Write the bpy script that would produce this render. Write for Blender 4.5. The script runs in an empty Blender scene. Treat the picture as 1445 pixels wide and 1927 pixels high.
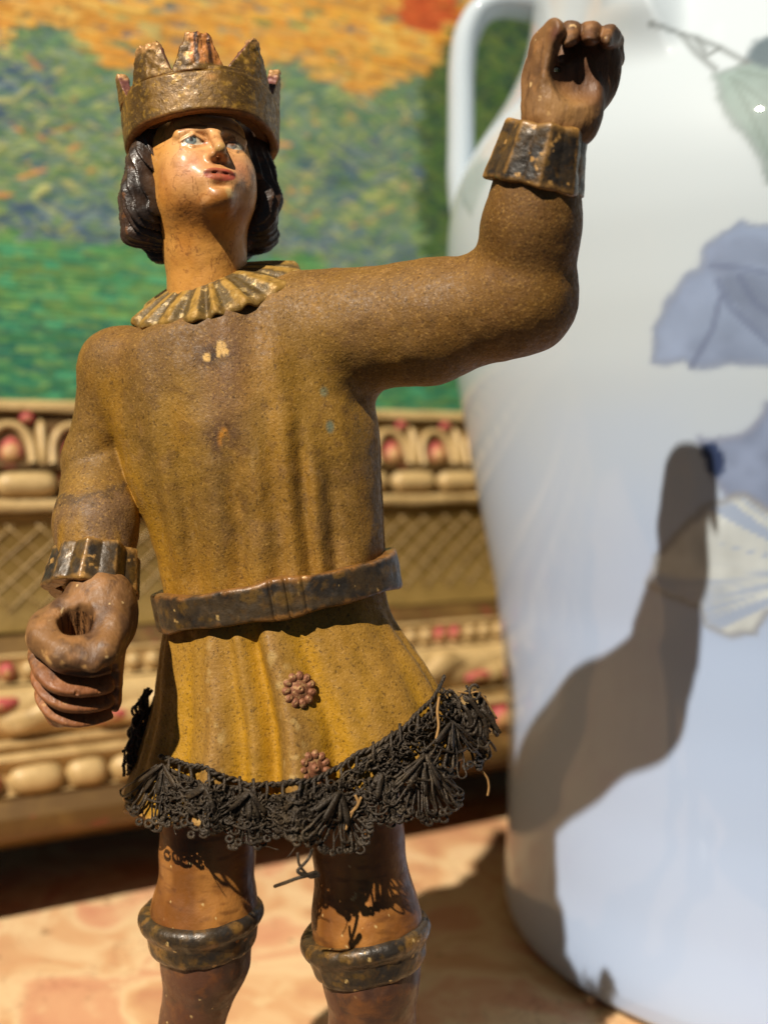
import bpy, math, random
import numpy as np
from mathutils import Vector, Matrix

random.seed(7)
rng = np.random.default_rng(7)
sc = bpy.context.scene

# ------------------------------------------------------------------ scale
# modelling unit "u" = 0.125 mm; x right, y into the scene, z up.
S = 0.000125
X0, Z0 = 722.5, 1500.0           # u-space origin of the world axes; table top is z = -1500 u
CAMD = 2000.0


def W(p):
    p = np.asarray(p, dtype=np.float64)
    o = np.empty_like(p)
    o[..., 0] = (p[..., 0] - X0) * S
    o[..., 1] = p[..., 1] * S
    o[..., 2] = (p[..., 2] + Z0) * S
    return o


def Q(px, py, y=0.0):
    k = (CAMD + y) / CAMD
    return np.array([X0 + (px - X0) * k, y, (800.0 - py) * k])


# ------------------------------------------------------------------ camera
cam_d = bpy.data.cameras.new('camera')
cam = bpy.data.objects.new('camera', cam_d)
sc.collection.objects.link(cam)
cam.location = (0.0, -CAMD * S, Z0 * S)
cam.rotation_euler = (math.radians(90), 0, 0)
cam_d.sensor_fit = 'VERTICAL'
cam_d.sensor_height = 24.0
cam_d.lens = 24.0 * CAMD / 1927.0
cam_d.shift_y = (800.0 - 963.5) / 1927.0
cam_d.clip_start = 0.01
cam_d.clip_end = 20.0
cam_d.dof.use_dof = True
cam_d.dof.focus_distance = (CAMD - 115) * S
cam_d.dof.aperture_fstop = 5.4
sc.camera = cam

# ------------------------------------------------------------------ light
wd = bpy.data.worlds.new('World')
sc.world = wd
wd.use_nodes = True
bg = wd.node_tree.nodes['Background']
bg.inputs['Color'].default_value = (0.58, 0.80, 1.0, 1)
bg.inputs['Strength'].default_value = 0.072

LDIR = Vector((0.435, 0.84, -1.0)).normalized()      # direction the sunlight travels
tgt = Vector(((700 - X0) * S, 0.03, (100 + Z0) * S))
kl = bpy.data.lights.new('window_sunlight', 'SPOT')
kl.energy = 1000.0
kl.color = (1.0, 0.91, 0.77)
kl.spot_size = math.radians(30)
kl.spot_blend = 0.2
kl.shadow_soft_size = 0.027
key = bpy.data.objects.new('window_sunlight', kl)
sc.collection.objects.link(key)
key.location = tgt - LDIR * 3.6
key.rotation_euler = (-LDIR).to_track_quat('Z', 'Y').to_euler()

sc.view_settings.view_transform = 'Standard'
sc.view_settings.look = 'None'
sc.view_settings.exposure = 0.0
sc.view_settings.gamma = 1.0
sc.view_settings.use_curve_mapping = False
sc.render.engine = 'CYCLES'
sc.cycles.max_bounces = 8
sc.cycles.diffuse_bounces = 4
sc.cycles.glossy_bounces = 4
sc.cycles.caustics_reflective = False
sc.cycles.caustics_refractive = False
sc.cycles.use_denoising = True
sc.cycles.sample_clamp_indirect = 4.0


# ------------------------------------------------------------------ colour helpers
def lin(c):
    c = np.asarray(c, dtype=np.float64) / 255.0
    return np.where(c <= 0.04045, c / 12.92, ((c + 0.055) / 1.055) ** 2.4)


def L4(c):
    l = lin(c)
    return (float(l[0]), float(l[1]), float(l[2]), 1.0)


def mixc(a, b, t):
    t = np.clip(t, 0, 1)[:, None]
    return a * (1 - t) + np.asarray(b) * t


def sstep(a, b, x):
    t = np.clip((x - a) / (b - a), 0, 1)
    return t * t * (3 - 2 * t)


def vnoise(P, seed=0):
    P = np.asarray(P, dtype=np.float64)
    i = np.floor(P).astype(np.int64)
    f = P - i
    f = f * f * (3 - 2 * f)
    out = np.zeros(len(P))
    for dx in (0, 1):
        wx = f[:, 0] if dx else 1 - f[:, 0]
        for dy in (0, 1):
            wy = f[:, 1] if dy else 1 - f[:, 1]
            for dz in (0, 1):
                wz = f[:, 2] if dz else 1 - f[:, 2]
                h = ((i[:, 0] + dx) * 73856093) ^ ((i[:, 1] + dy) * 19349663) ^ ((i[:, 2] + dz) * 83492791) ^ (seed * 2654435761)
                h = h & 0xffffffff
                h = ((h ^ (h >> 13)) * 1274126177) & 0xffffffff
                h = ((h ^ (h >> 16)) * 668265263) & 0xffffffff
                h = h ^ (h >> 15)
                out += wx * wy * wz * (h / 4294967295.0)
    return out


def fbm(P, scale, oct=3, seed=0):
    o, a, t = 0, 1.0, 0
    P = np.asarray(P) / scale
    for k in range(oct):
        o = o + a * vnoise(P * (2 ** k), seed + k * 17)
        t += a
        a *= 0.5
    return o / t


# ------------------------------------------------------------------ SDF tools
def smin(a, b, k):
    h = np.clip(0.5 + 0.5 * (b - a) / k, 0, 1)
    return b * (1 - h) + a * h - k * h * (1 - h)


def smax(a, b, k):
    return -smin(-a, -b, k)


def sphere(P, c, r):
    return np.linalg.norm(P - np.asarray(c), axis=1) - r


def rcone(P, a, b, r1, r2):
    a, b = np.asarray(a, float), np.asarray(b, float)
    ab = b - a
    t = np.clip((P - a) @ ab / (ab @ ab), 0, 1)
    w = P - a - t[:, None] * ab
    return np.sqrt(np.einsum('ij,ij->i', w, w)) - (r1 + t * (r2 - r1))


def chain(P, pts, k=12):
    d = None
    for (a, ra), (b, rb) in zip(pts[:-1], pts[1:]):
        e = rcone(P, a, b, ra, rb)
        d = e if d is None else smin(d, e, k)
    return d


def ellip(P, c, r):
    q = P - np.asarray(c, float)
    r = np.asarray(r, float)
    k0 = np.maximum(np.linalg.norm(q / r, axis=1), 1e-3)
    k1 = np.maximum(np.linalg.norm(q / (r * r), axis=1), 1e-3 / r.max())
    return k0 * (k0 - 1) / k1


def ell2(dx, dy, a, b):
    k0 = np.maximum(np.sqrt((dx / a) ** 2 + (dy / b) ** 2), 1e-3)
    k1 = np.maximum(np.sqrt((dx / (a * a)) ** 2 + (dy / (b * b)) ** 2), 1e-3 / np.maximum(a, b))
    return k0 * (k0 - 1) / k1


def frame_of(up, fwd_hint=(0, -1, 0)):
    u = np.asarray(up, float); u /= np.linalg.norm(u)
    f = np.asarray(fwd_hint, float); f = f - u * (f @ u); f /= np.linalg.norm(f)
    r = np.cross(f, u) * 1.0
    if r[0] < 0:
        r = -r
    return r, u, f


def surf_nets(f, lo, hi, h, newton=1):
    lo, hi = np.asarray(lo, float), np.asarray(hi, float)
    B = 8
    nb = np.maximum(1, np.ceil((hi - lo) / (h * B)).astype(int))
    n = nb * B
    # coarse blocks
    bi = np.stack(np.meshgrid(*[np.arange(k) for k in nb], indexing='ij'), -1).reshape(-1, 3)
    cc = lo + (bi * B + (B - 1) / 2) * h
    dv = f(cc)
    keep = np.abs(dv) < h * B * 1.15
    vals = np.repeat(np.repeat(np.repeat(dv.reshape(nb).astype(np.float32), B, 0), B, 1), B, 2)
    off = np.stack(np.meshgrid(*[np.arange(B)] * 3, indexing='ij'), -1).reshape(-1, 3)
    kb = bi[keep]
    for s in range(0, len(kb), 2000):
        idx = (kb[s:s + 2000, None, :] * B + off[None]).reshape(-1, 3)
        vals[idx[:, 0], idx[:, 1], idx[:, 2]] = f(lo + idx * h)
    ins = vals < 0
    cnt = np.zeros(n - 1, dtype=np.int8)
    for dx in (0, 1):
        for dy in (0, 1):
            for dz in (0, 1):
                cnt += ins[dx:n[0] - 1 + dx, dy:n[1] - 1 + dy, dz:n[2] - 1 + dz]
    ci = np.argwhere((cnt > 0) & (cnt < 8))
    cid = np.full(n - 1, -1, dtype=np.int32)
    cid[ci[:, 0], ci[:, 1], ci[:, 2]] = np.arange(len(ci))
    acc = np.zeros((len(ci), 3)); num = np.zeros(len(ci))
    corners = [(a, b, c) for a in (0, 1) for b in (0, 1) for c in (0, 1)]
    cv = {c: vals[ci[:, 0] + c[0], ci[:, 1] + c[1], ci[:, 2] + c[2]].astype(float) for c in corners}
    for c in corners:
        for ax in range(3):
            if c[ax] == 0:
                c2 = list(c); c2[ax] = 1; c2 = tuple(c2)
                a, b = cv[c], cv[c2]
                m = (a < 0) != (b < 0)
                t = np.where(m, a / np.where(m, a - b, 1), 0)
                p = np.array(c, float)[None] + t[:, None] * np.eye(3)[ax][None]
                acc[m] += p[m]; num[m] += 1
    V = lo + (ci + acc / num[:, None]) * h
    quads = []
    for ax in range(3):
        a1, a2 = (ax + 1) % 3, (ax + 2) % 3
        sl0 = [slice(None)] * 3; sl1 = [slice(None)] * 3
        sl0[ax] = slice(0, n[ax] - 1); sl1[ax] = slice(1, n[ax])
        i0 = ins[tuple(sl0)]; i1 = ins[tuple(sl1)]
        e = np.argwhere(i0 != i1)
        ok = (e[:, a1] > 0) & (e[:, a2] > 0) & (e[:, a1] < n[a1] - 1) & (e[:, a2] < n[a2] - 1)
        e = e[ok]
        flip = i0[e[:, 0], e[:, 1], e[:, 2]]
        def cell(d1, d2):
            q = e.copy(); q[:, a1] += d1; q[:, a2] += d2
            return cid[q[:, 0], q[:, 1], q[:, 2]]
        q = np.stack([cell(-1, -1), cell(0, -1), cell(0, 0), cell(-1, 0)], 1)
        q = np.where(flip[:, None], q, q[:, ::-1])
        quads.append(q[(q >= 0).all(1)])
    F = np.concatenate(quads)
    for it in range(newton):
        g, d = grad(f, V, h * 0.4)
        gn = (g * g).sum(1) + 1e-9
        step = -(d / gn)[:, None] * g
        ln = np.linalg.norm(step, axis=1)
        step *= np.minimum(1, h / (ln + 1e-9))[:, None]
        V = V + step
    N = g / (np.linalg.norm(g, axis=1)[:, None] + 1e-9)
    return V, F, N


def grad(f, V, e):
    g = np.zeros_like(V)
    for ax in range(3):
        dv = np.zeros(3); dv[ax] = e
        g[:, ax] = (f(V + dv) - f(V - dv)) / (2 * e)
    return g, f(V)


# ------------------------------------------------------------------ object helpers
def root(name, loc_u, label, cat, group=None):
    o = bpy.data.objects.new(name, None)
    o.empty_display_size = 0.02
    sc.collection.objects.link(o)
    o.location = Vector(W(np.array(loc_u, float)))
    o['label'] = label
    o['category'] = cat
    if group:
        o['group'] = group
    o['_base'] = list(o.location)
    return o


def top(o):
    while o.parent:
        o = o.parent
    return o


def mesh_obj(name, V, F, mat, parent=None, cols=None, smooth=True, raw=False):
    """V in u; becomes one mesh object whose origin is the thing's base."""
    V = np.asarray(V, float)
    P = V * S if raw else W(V)
    if parent is not None and not raw:
        P = P - np.array(top(parent).location)
    me = bpy.data.meshes.new(name)
    F = np.asarray(F) if not isinstance(F, list) else F
    if isinstance(F, np.ndarray):
        nf, k = F.shape
        me.vertices.add(len(P)); me.vertices.foreach_set('co', P.astype(np.float32).ravel())
        me.loops.add(nf * k); me.loops.foreach_set('vertex_index', F.astype(np.int32).ravel())
        me.polygons.add(nf)
        me.polygons.foreach_set('loop_start', (np.arange(nf) * k).astype(np.int32))
        me.polygons.foreach_set('loop_total', np.full(nf, k, dtype=np.int32))
        me.update(calc_edges=True)
        me.validate()
    else:
        me.from_pydata([tuple(p) for p in P], [], F)
    me.polygons.foreach_set('use_smooth', [smooth] * len(me.polygons))
    if cols is not None:
        at = me.color_attributes.new('Col', 'FLOAT_COLOR', 'POINT')
        c4 = np.ones((len(P), 4), dtype=np.float32)
        c4[:, :cols.shape[1]] = cols
        at.data.foreach_set('color', c4.ravel())
    me.materials.append(mat)
    o = bpy.data.objects.new(name, me)
    sc.collection.objects.link(o)
    if parent is not None:
        o.parent = parent
    return o


def sdf_obj(name, f, lo, hi, h, mat, parent, colfn=None, disp=None):
    V, F, N = surf_nets(f, lo, hi, h)
    if disp is not None:
        V = V + N * disp(V)[:, None]
    cols = colfn(V, N) if colfn else None
    return mesh_obj(name, V, F, mat, parent, cols)


def tube_geo(pts, r, sides=6, closed=False):
    pts = np.asarray(pts, float)
    n = len(pts)
    r = np.full(n, r) if np.isscalar(r) else np.asarray(r)
    t = np.gradient(pts, axis=0)
    t /= np.linalg.norm(t, axis=1)[:, None] + 1e-9
    ref = np.array([0.3, 0.2, 1.0]) if abs(t[0, 2]) < .8 else np.array([1.0, .2, 0.1])
    V = []
    u = np.cross(ref, t[0]); u /= np.linalg.norm(u)
    for i in range(n):
        u = u - t[i] * (u @ t[i]); u /= np.linalg.norm(u) + 1e-9
        v = np.cross(t[i], u)
        for k in range(sides):
            a = 2 * math.pi * k / sides
            V.append(pts[i] + r[i] * (math.cos(a) * u + math.sin(a) * v))
    F = []
    for i in range(n - 1):
        for k in range(sides):
            k2 = (k + 1) % sides
            F.append((i * sides + k, i * sides + k2, (i + 1) * sides + k2, (i + 1) * sides + k))
    F.append(tuple(range(sides))[::-1])
    F.append(tuple((n - 1) * sides + k for k in range(sides)))
    return V, F


class Geo:
    def __init__(s):
        s.V, s.F = [], []

    def add(s, V, F):
        o = len(s.V)
        s.V += [tuple(v) for v in V]
        s.F += [tuple(i + o for i in f) for f in F]

    def tube(s, pts, r, sides=6):
        s.add(*tube_geo(pts, r, sides))


# ------------------------------------------------------------------ materials
def make_mat(name, color=None, rough=0.5, metal=0.0, coat=0.0, spec=0.5, mottle=(), bump=(), rvar=None, stretch=None, coat_rough=0.15):
    m = bpy.data.materials.new(name)
    m.use_nodes = True
    nt = m.node_tree
    nd, ln = nt.nodes, nt.links
    b = nd['Principled BSDF']
    tc = nd.new('ShaderNodeTexCoord')
    vec = tc.outputs['Object']
    if stretch:
        mp = nd.new('ShaderNodeMapping')
        mp.inputs['Scale'].default_value = stretch
        ln.new(vec, mp.inputs['Vector'])
        vec = mp.outputs['Vector']
    if color is None:
        at = nd.new('ShaderNodeAttribute'); at.attribute_name = 'Col'
        cur = at.outputs['Color']
    else:
        rgb = nd.new('ShaderNodeRGB'); rgb.outputs[0].default_value = L4(color)
        cur = rgb.outputs[0]

    def noise(scale, detail=3, rough_=0.55, dist=0.0, off=0.0):
        t = nd.new('ShaderNodeTexNoise')
        t.inputs['Scale'].default_value = scale
        t.inputs['Detail'].default_value = detail
        t.inputs['Roughness'].default_value = rough_
        t.inputs['Distortion'].default_value = dist
        if off:
            ad = nd.new('ShaderNodeVectorMath'); ad.operation = 'ADD'
            ad.inputs[1].default_value = (off, off * 1.7, off * .6)
            ln.new(vec, ad.inputs[0]); ln.new(ad.outputs[0], t.inputs['Vector'])
        else:
            ln.new(vec, t.inputs['Vector'])
        return t.outputs['Fac']

    for i, (scale, lo, hi, col, amt) in enumerate(mottle):
        fac = noise(scale, 4, 0.6, 0.4, 0.37 * (i + 1))
        mr = nd.new('ShaderNodeMapRange')
        mr.interpolation_type = 'SMOOTHSTEP'
        mr.inputs['From Min'].default_value = lo
        mr.inputs['From Max'].default_value = hi
        mr.inputs['To Max'].default_value = amt
        ln.new(fac, mr.inputs['Value'])
        mx = nd.new('ShaderNodeMix'); mx.data_type = 'RGBA'
        ln.new(mr.outputs['Result'], mx.inputs['Factor'])
        ln.new(cur, mx.inputs['A'])
        mx.inputs['B'].default_value = L4(col)
        cur = mx.outputs['Result']
    ln.new(cur, b.inputs['Base Color'])
    b.inputs['Roughness'].default_value = rough
    b.inputs['Metallic'].default_value = metal
    b.inputs['Coat Weight'].default_value = coat
    b.inputs['Coat Roughness'].default_value = coat_rough
    b.inputs['Specular IOR Level'].default_value = spec
    if rvar:
        scale, lo, hi = rvar
        fac = noise(scale, 3, 0.6, 0.2, 2.1)
        mr = nd.new('ShaderNodeMapRange')
        mr.inputs['From Min'].default_value = 0.3
        mr.inputs['From Max'].default_value = 0.7
        mr.inputs['To Min'].default_value = lo
        mr.inputs['To Max'].default_value = hi
        ln.new(fac, mr.inputs['Value'])
        ln.new(mr.outputs['Result'], b.inputs['Roughness'])
    prev = None
    for i, (scale, st, dist) in enumerate(bump):
        bn = nd.new('ShaderNodeBump')
        bn.inputs['Strength'].default_value = st
        bn.inputs['Distance'].default_value = dist
        ln.new(noise(scale, 3, 0.6, 0.0, 3.3 + i), bn.inputs['Height'])
        if prev:
            ln.new(prev, bn.inputs['Normal'])
        prev = bn.outputs['Normal']
    if prev:
        ln.new(prev, b.inputs['Normal'])
    return m


M = {}
M['flock'] = make_mat('flocked_tunic_paint', None, rough=0.62, spec=0.35,
                      mottle=[(1700, .52, .68, (190, 146, 74), .38), (1500, .53, .68, (50, 30, 10), .6), (140, .58, .75, (84, 58, 30), .25)],
                      bump=[(1900, .6, .00026), (200, .3, .0006)], rvar=(900, .42, .8))
M['flesh'] = make_mat('varnished_flesh_paint', None, rough=0.5, coat=0.2, spec=0.4, coat_rough=.2,
                      mottle=[(260, .50, .72, (128, 74, 28), .45), (90, .52, .72, (150, 92, 40), .4), (1300, .70, .74, (70, 36, 14), .5)],
                      bump=[(420, .35, .0005), (1600, .22, .0003)], rvar=(400, .34, .7))
M['wood'] = make_mat('worn_varnished_wood', None, rough=0.55, coat=0.0, spec=0.4,
                     mottle=[(420, .50, .70, (58, 32, 16), .6), (700, .70, .73, (186, 140, 84), .5)],
                     bump=[(900, .4, .0004), (2000, .4, .0003)], rvar=(500, .38, .7), stretch=(1, 1, .35))
M['gold'] = make_mat('tarnished_gilding', None, rough=0.48, metal=0.22, spec=0.5,
                     mottle=[(420, .46, .74, (66, 44, 14), .65), (1700, .55, .75, (206, 158, 56), .4), (800, .70, .74, (178, 128, 70), .5)],
                     bump=[(1100, .35, .0004), (300, .3, .0005)], rvar=(700, .32, .7))
M['trim'] = make_mat('dark_worn_gilding', None, rough=0.45, metal=0.12, spec=0.5, coat=.12,
                     mottle=[(520, .50, .70, (100, 70, 30), .4), (1400, .52, .66, (38, 30, 22), .5), (170, .70, .72, (204, 160, 96), .85)],
                     bump=[(600, .35, .0005), (1500, .2, .0003)], rvar=(500, .25, .6))
M['hair'] = make_mat('glossy_dark_brown_paint', None, rough=0.45, coat=0.15, spec=0.5,
                     mottle=[(500, .55, .72, (60, 36, 20), .5), (800, .69, .73, (150, 100, 56), .6)],
                     bump=[(500, .5, .0006), (1600, .3, .0003)], rvar=(500, .25, .6))
M['lace'] = make_mat('tarnished_metal_lace', (58, 48, 37), rough=0.5, metal=0.3, spec=0.5,
                     mottle=[(220, .5, .68, (96, 80, 58), .5), (900, .52, .72, (104, 86, 62), .5), (1600, .52, .68, (26, 21, 16), .65)], bump=[(2600, .7, .0004)])
M['thread'] = make_mat('bare_core_thread', (150, 112, 62), rough=0.8, mottle=[(1500, .5, .7, (92, 62, 30), .6)])
M['rust'] = make_mat('rusted_metal_rosette', (128, 80, 52), rough=0.6, metal=.3,
                     mottle=[(900, .52, .62, (176, 140, 90), .7), (1500, .55, .7, (70, 34, 20), .6)], bump=[(1800, .4, .0003)])
M['shoe'] = make_mat('dark_shoe_paint', (40, 28, 20), rough=.4, coat=.3)

# porcelain
M['porcelain'] = make_mat('glazed_porcelain', None, rough=0.5, spec=0.2, coat=0.8, coat_rough=.02)
M['frame_gold'] = make_mat('aged_frame_gilding', (196, 166, 114), rough=0.6, metal=0.05, spec=.5,
                           mottle=[(60, .46, .68, (136, 108, 62), .6), (220, .58, .7, (214, 186, 134), .6), (400, .62, .7, (84, 58, 26), .7)],
                           bump=[(160, .4, .001)], rvar=(120, .3, .6))
M['frame_green'] = make_mat('olive_gilt_panel', (136, 110, 58), rough=0.45, metal=0.3, spec=.5,
                            mottle=[(50, .45, .7, (104, 82, 38), .6), (300, .55, .7, (160, 134, 80), .5)], bump=[(300, .3, .0006)])
M['frame_pink'] = make_mat('rubbed_crimson_paint', (172, 72, 72), rough=.55, mottle=[(70, .46, .56, (186, 146, 92), 1.0), (160, .55, .7, (170, 110, 80), .6)])
M['frame_dark'] = make_mat('brown_frame_edge', (96, 70, 34), rough=.5, metal=.2, mottle=[(50, .45, .65, (128, 98, 50), .6), (120, .6, .7, (150, 50, 50), .5)])
M['wall'] = make_mat('dark_brown_wall', (58, 38, 20), rough=.7, mottle=[(12, .45, .65, (44, 28, 14), .6)])

# ------------------------------------------------------------------ setting: marble shelf and the wall behind
def marble():
    m = bpy.data.materials.new('peach_marble')
    m.use_nodes = True
    nt = m.node_tree; nd, ln = nt.nodes, nt.links
    b = nd['Principled BSDF']
    tc = nd.new('ShaderNodeTexCoord')

    def N(scale, detail, dist, off):
        mp = nd.new('ShaderNodeMapping'); mp.inputs['Location'].default_value = (off, off * .7, 0)
        mp.inputs['Rotation'].default_value = (0, 0, .5 + off)
        ln.new(tc.outputs['Object'], mp.inputs['Vector'])
        t = nd.new('ShaderNodeTexNoise'); t.inputs['Scale'].default_value = scale
        t.inputs['Detail'].default_value = detail; t.inputs['Distortion'].default_value = dist
        ln.new(mp.outputs['Vector'], t.inputs['Vector'])
        return t.outputs['Fac']

    def ramp(fac, stops):
        r = nd.new('ShaderNodeValToRGB')
        e = r.color_ramp.elements
        while len(e) < len(stops):
            e.new(.5)
        for q, (p, c) in zip(e, stops):
            q.position = p; q.color = L4(c)
        ln.new(fac, r.inputs['Fac'])
        return r.outputs['Color']

    base = ramp(N(22, 7, 1.3, .2), [(.30, (198, 144, 106)), (.42, (214, 168, 122)), (.52, (228, 196, 150)), (.60, (216, 164, 124)), (.72, (206, 146, 112))])

    def over(cur, fac, lo, hi, col, amt):
        mr = nd.new('ShaderNodeMapRange'); mr.interpolation_type = 'SMOOTHSTEP'
        mr.inputs['From Min'].default_value = lo; mr.inputs['From Max'].default_value = hi; mr.inputs['To Max'].default_value = amt
        ln.new(fac, mr.inputs['Value'])
        mx = nd.new('ShaderNodeMix'); mx.data_type = 'RGBA'
        ln.new(mr.outputs['Result'], mx.inputs['Factor']); ln.new(cur, mx.inputs['A']); mx.inputs['B'].default_value = L4(col)
        return mx.outputs['Result']

    cur = base

    def vein(fac, w):
        s = nd.new('ShaderNodeMath'); s.operation = 'SUBTRACT'; s.inputs[1].default_value = .5
        ln.new(fac, s.inputs[0])
        a = nd.new('ShaderNodeMath'); a.operation = 'ABSOLUTE'; ln.new(s.outputs[0], a.inputs[0])
        mr = nd.new('ShaderNodeMapRange'); mr.inputs['From Min'].default_value = 0; mr.inputs['From Max'].default_value = w
        mr.inputs['To Min'].default_value = 1; mr.inputs['To Max'].default_value = 0
        ln.new(a.outputs[0], mr.inputs['Value'])
        mask = N(20, 3, .3, 3.1)
        mm = nd.new('ShaderNodeMapRange'); mm.inputs['From Min'].default_value = .48; mm.inputs['From Max'].default_value = .62
        ln.new(mask, mm.inputs['Value'])
        mu = nd.new('ShaderNodeMath'); mu.operation = 'MULTIPLY'
        ln.new(mr.outputs[0], mu.inputs[0]); ln.new(mm.outputs[0], mu.inputs[1])
        return mu.outputs[0]
    cur = over(cur, vein(N(32, 6, 1.8, 1.4), .010), 0, 1, (140, 76, 54), .75)
    cur = over(cur, vein(N(70, 6, 1.5, 2.4), .010), 0, 1, (120, 88, 60), .65)
    cur = over(cur, N(95, 4, .6, 4.7), .66, .72, (132, 104, 74), .7)
    cur = over(cur, N(45, 4, .6, 6.1), .58, .70, (228, 200, 152), .6)
    ln.new(cur, b.inputs['Base Color'])
    b.inputs['Roughness'].default_value = .38
    b.inputs['Specular IOR Level'].default_value = .45
    return m


def slab(name, x0, x1, y0, y1, z0, z1, mat, ch=8):
    V, F = [], []
    for z, i in ((z0, 0), (z1 - ch, 0), (z1, ch)):
        V += [(x0 + i, y0 + i, z), (x1 - i, y0 + i, z), (x1 - i, y1 - i, z), (x0 + i, y1 - i, z)]
    F.append((3, 2, 1, 0)); F.append((8, 9, 10, 11))
    for a in (0, 4):
        for k in range(4):
            k2 = (k + 1) % 4
            F.append((a + k, a + k2, a + 4 + k2, a + 4 + k))
    o = mesh_obj(name, V, F, mat, None, smooth=False)
    o['kind'] = 'structure'
    return o


tabletop = slab('tabletop', -2600, 4400, -330, 4600, -1760, -1500, marble())

TD = np.array([0.886, 0.464])
TD /= np.linalg.norm(TD)
ND = np.array([-TD[1], TD[0]])              # into the scene
FO = np.array([X0 - 1100.0, 3050.0 - CAMD])  # frame origin in u (x, y)
TILT = -0.018


def FP(s, n, z):
    p = FO + TD * s + ND * n
    return np.array([p[0], p[1], z + TILT * s])


def wall():
    V = [FP(-1500, 900, -1499), FP(5200, 900, -1499), FP(5200, 900, 3600), FP(-1500, 900, 3600),
         FP(-1500, 1000, -1499), FP(5200, 1000, -1499), FP(5200, 1000, 3600), FP(-1500, 1000, 3600)]
    F = [(0, 1, 2, 3), (7, 6, 5, 4), (0, 3, 7, 4), (1, 5, 6, 2), (3, 2, 6, 7), (0, 4, 5, 1)]
    for v in V[:2] + V[4:6]:
        v[2] = -1499
    o = mesh_obj('wall', V, F, M['wall'], None, smooth=False)
    o['kind'] = 'structure'


wall()

# ------------------------------------------------------------------ framed painting
def frame_row(py, n):
    """height (u) of a frame row seen at picture x = 0 when recessed by n"""
    y = 3050 + n * 1.13
    return -(py - 800.0) * y / 2000.0


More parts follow.
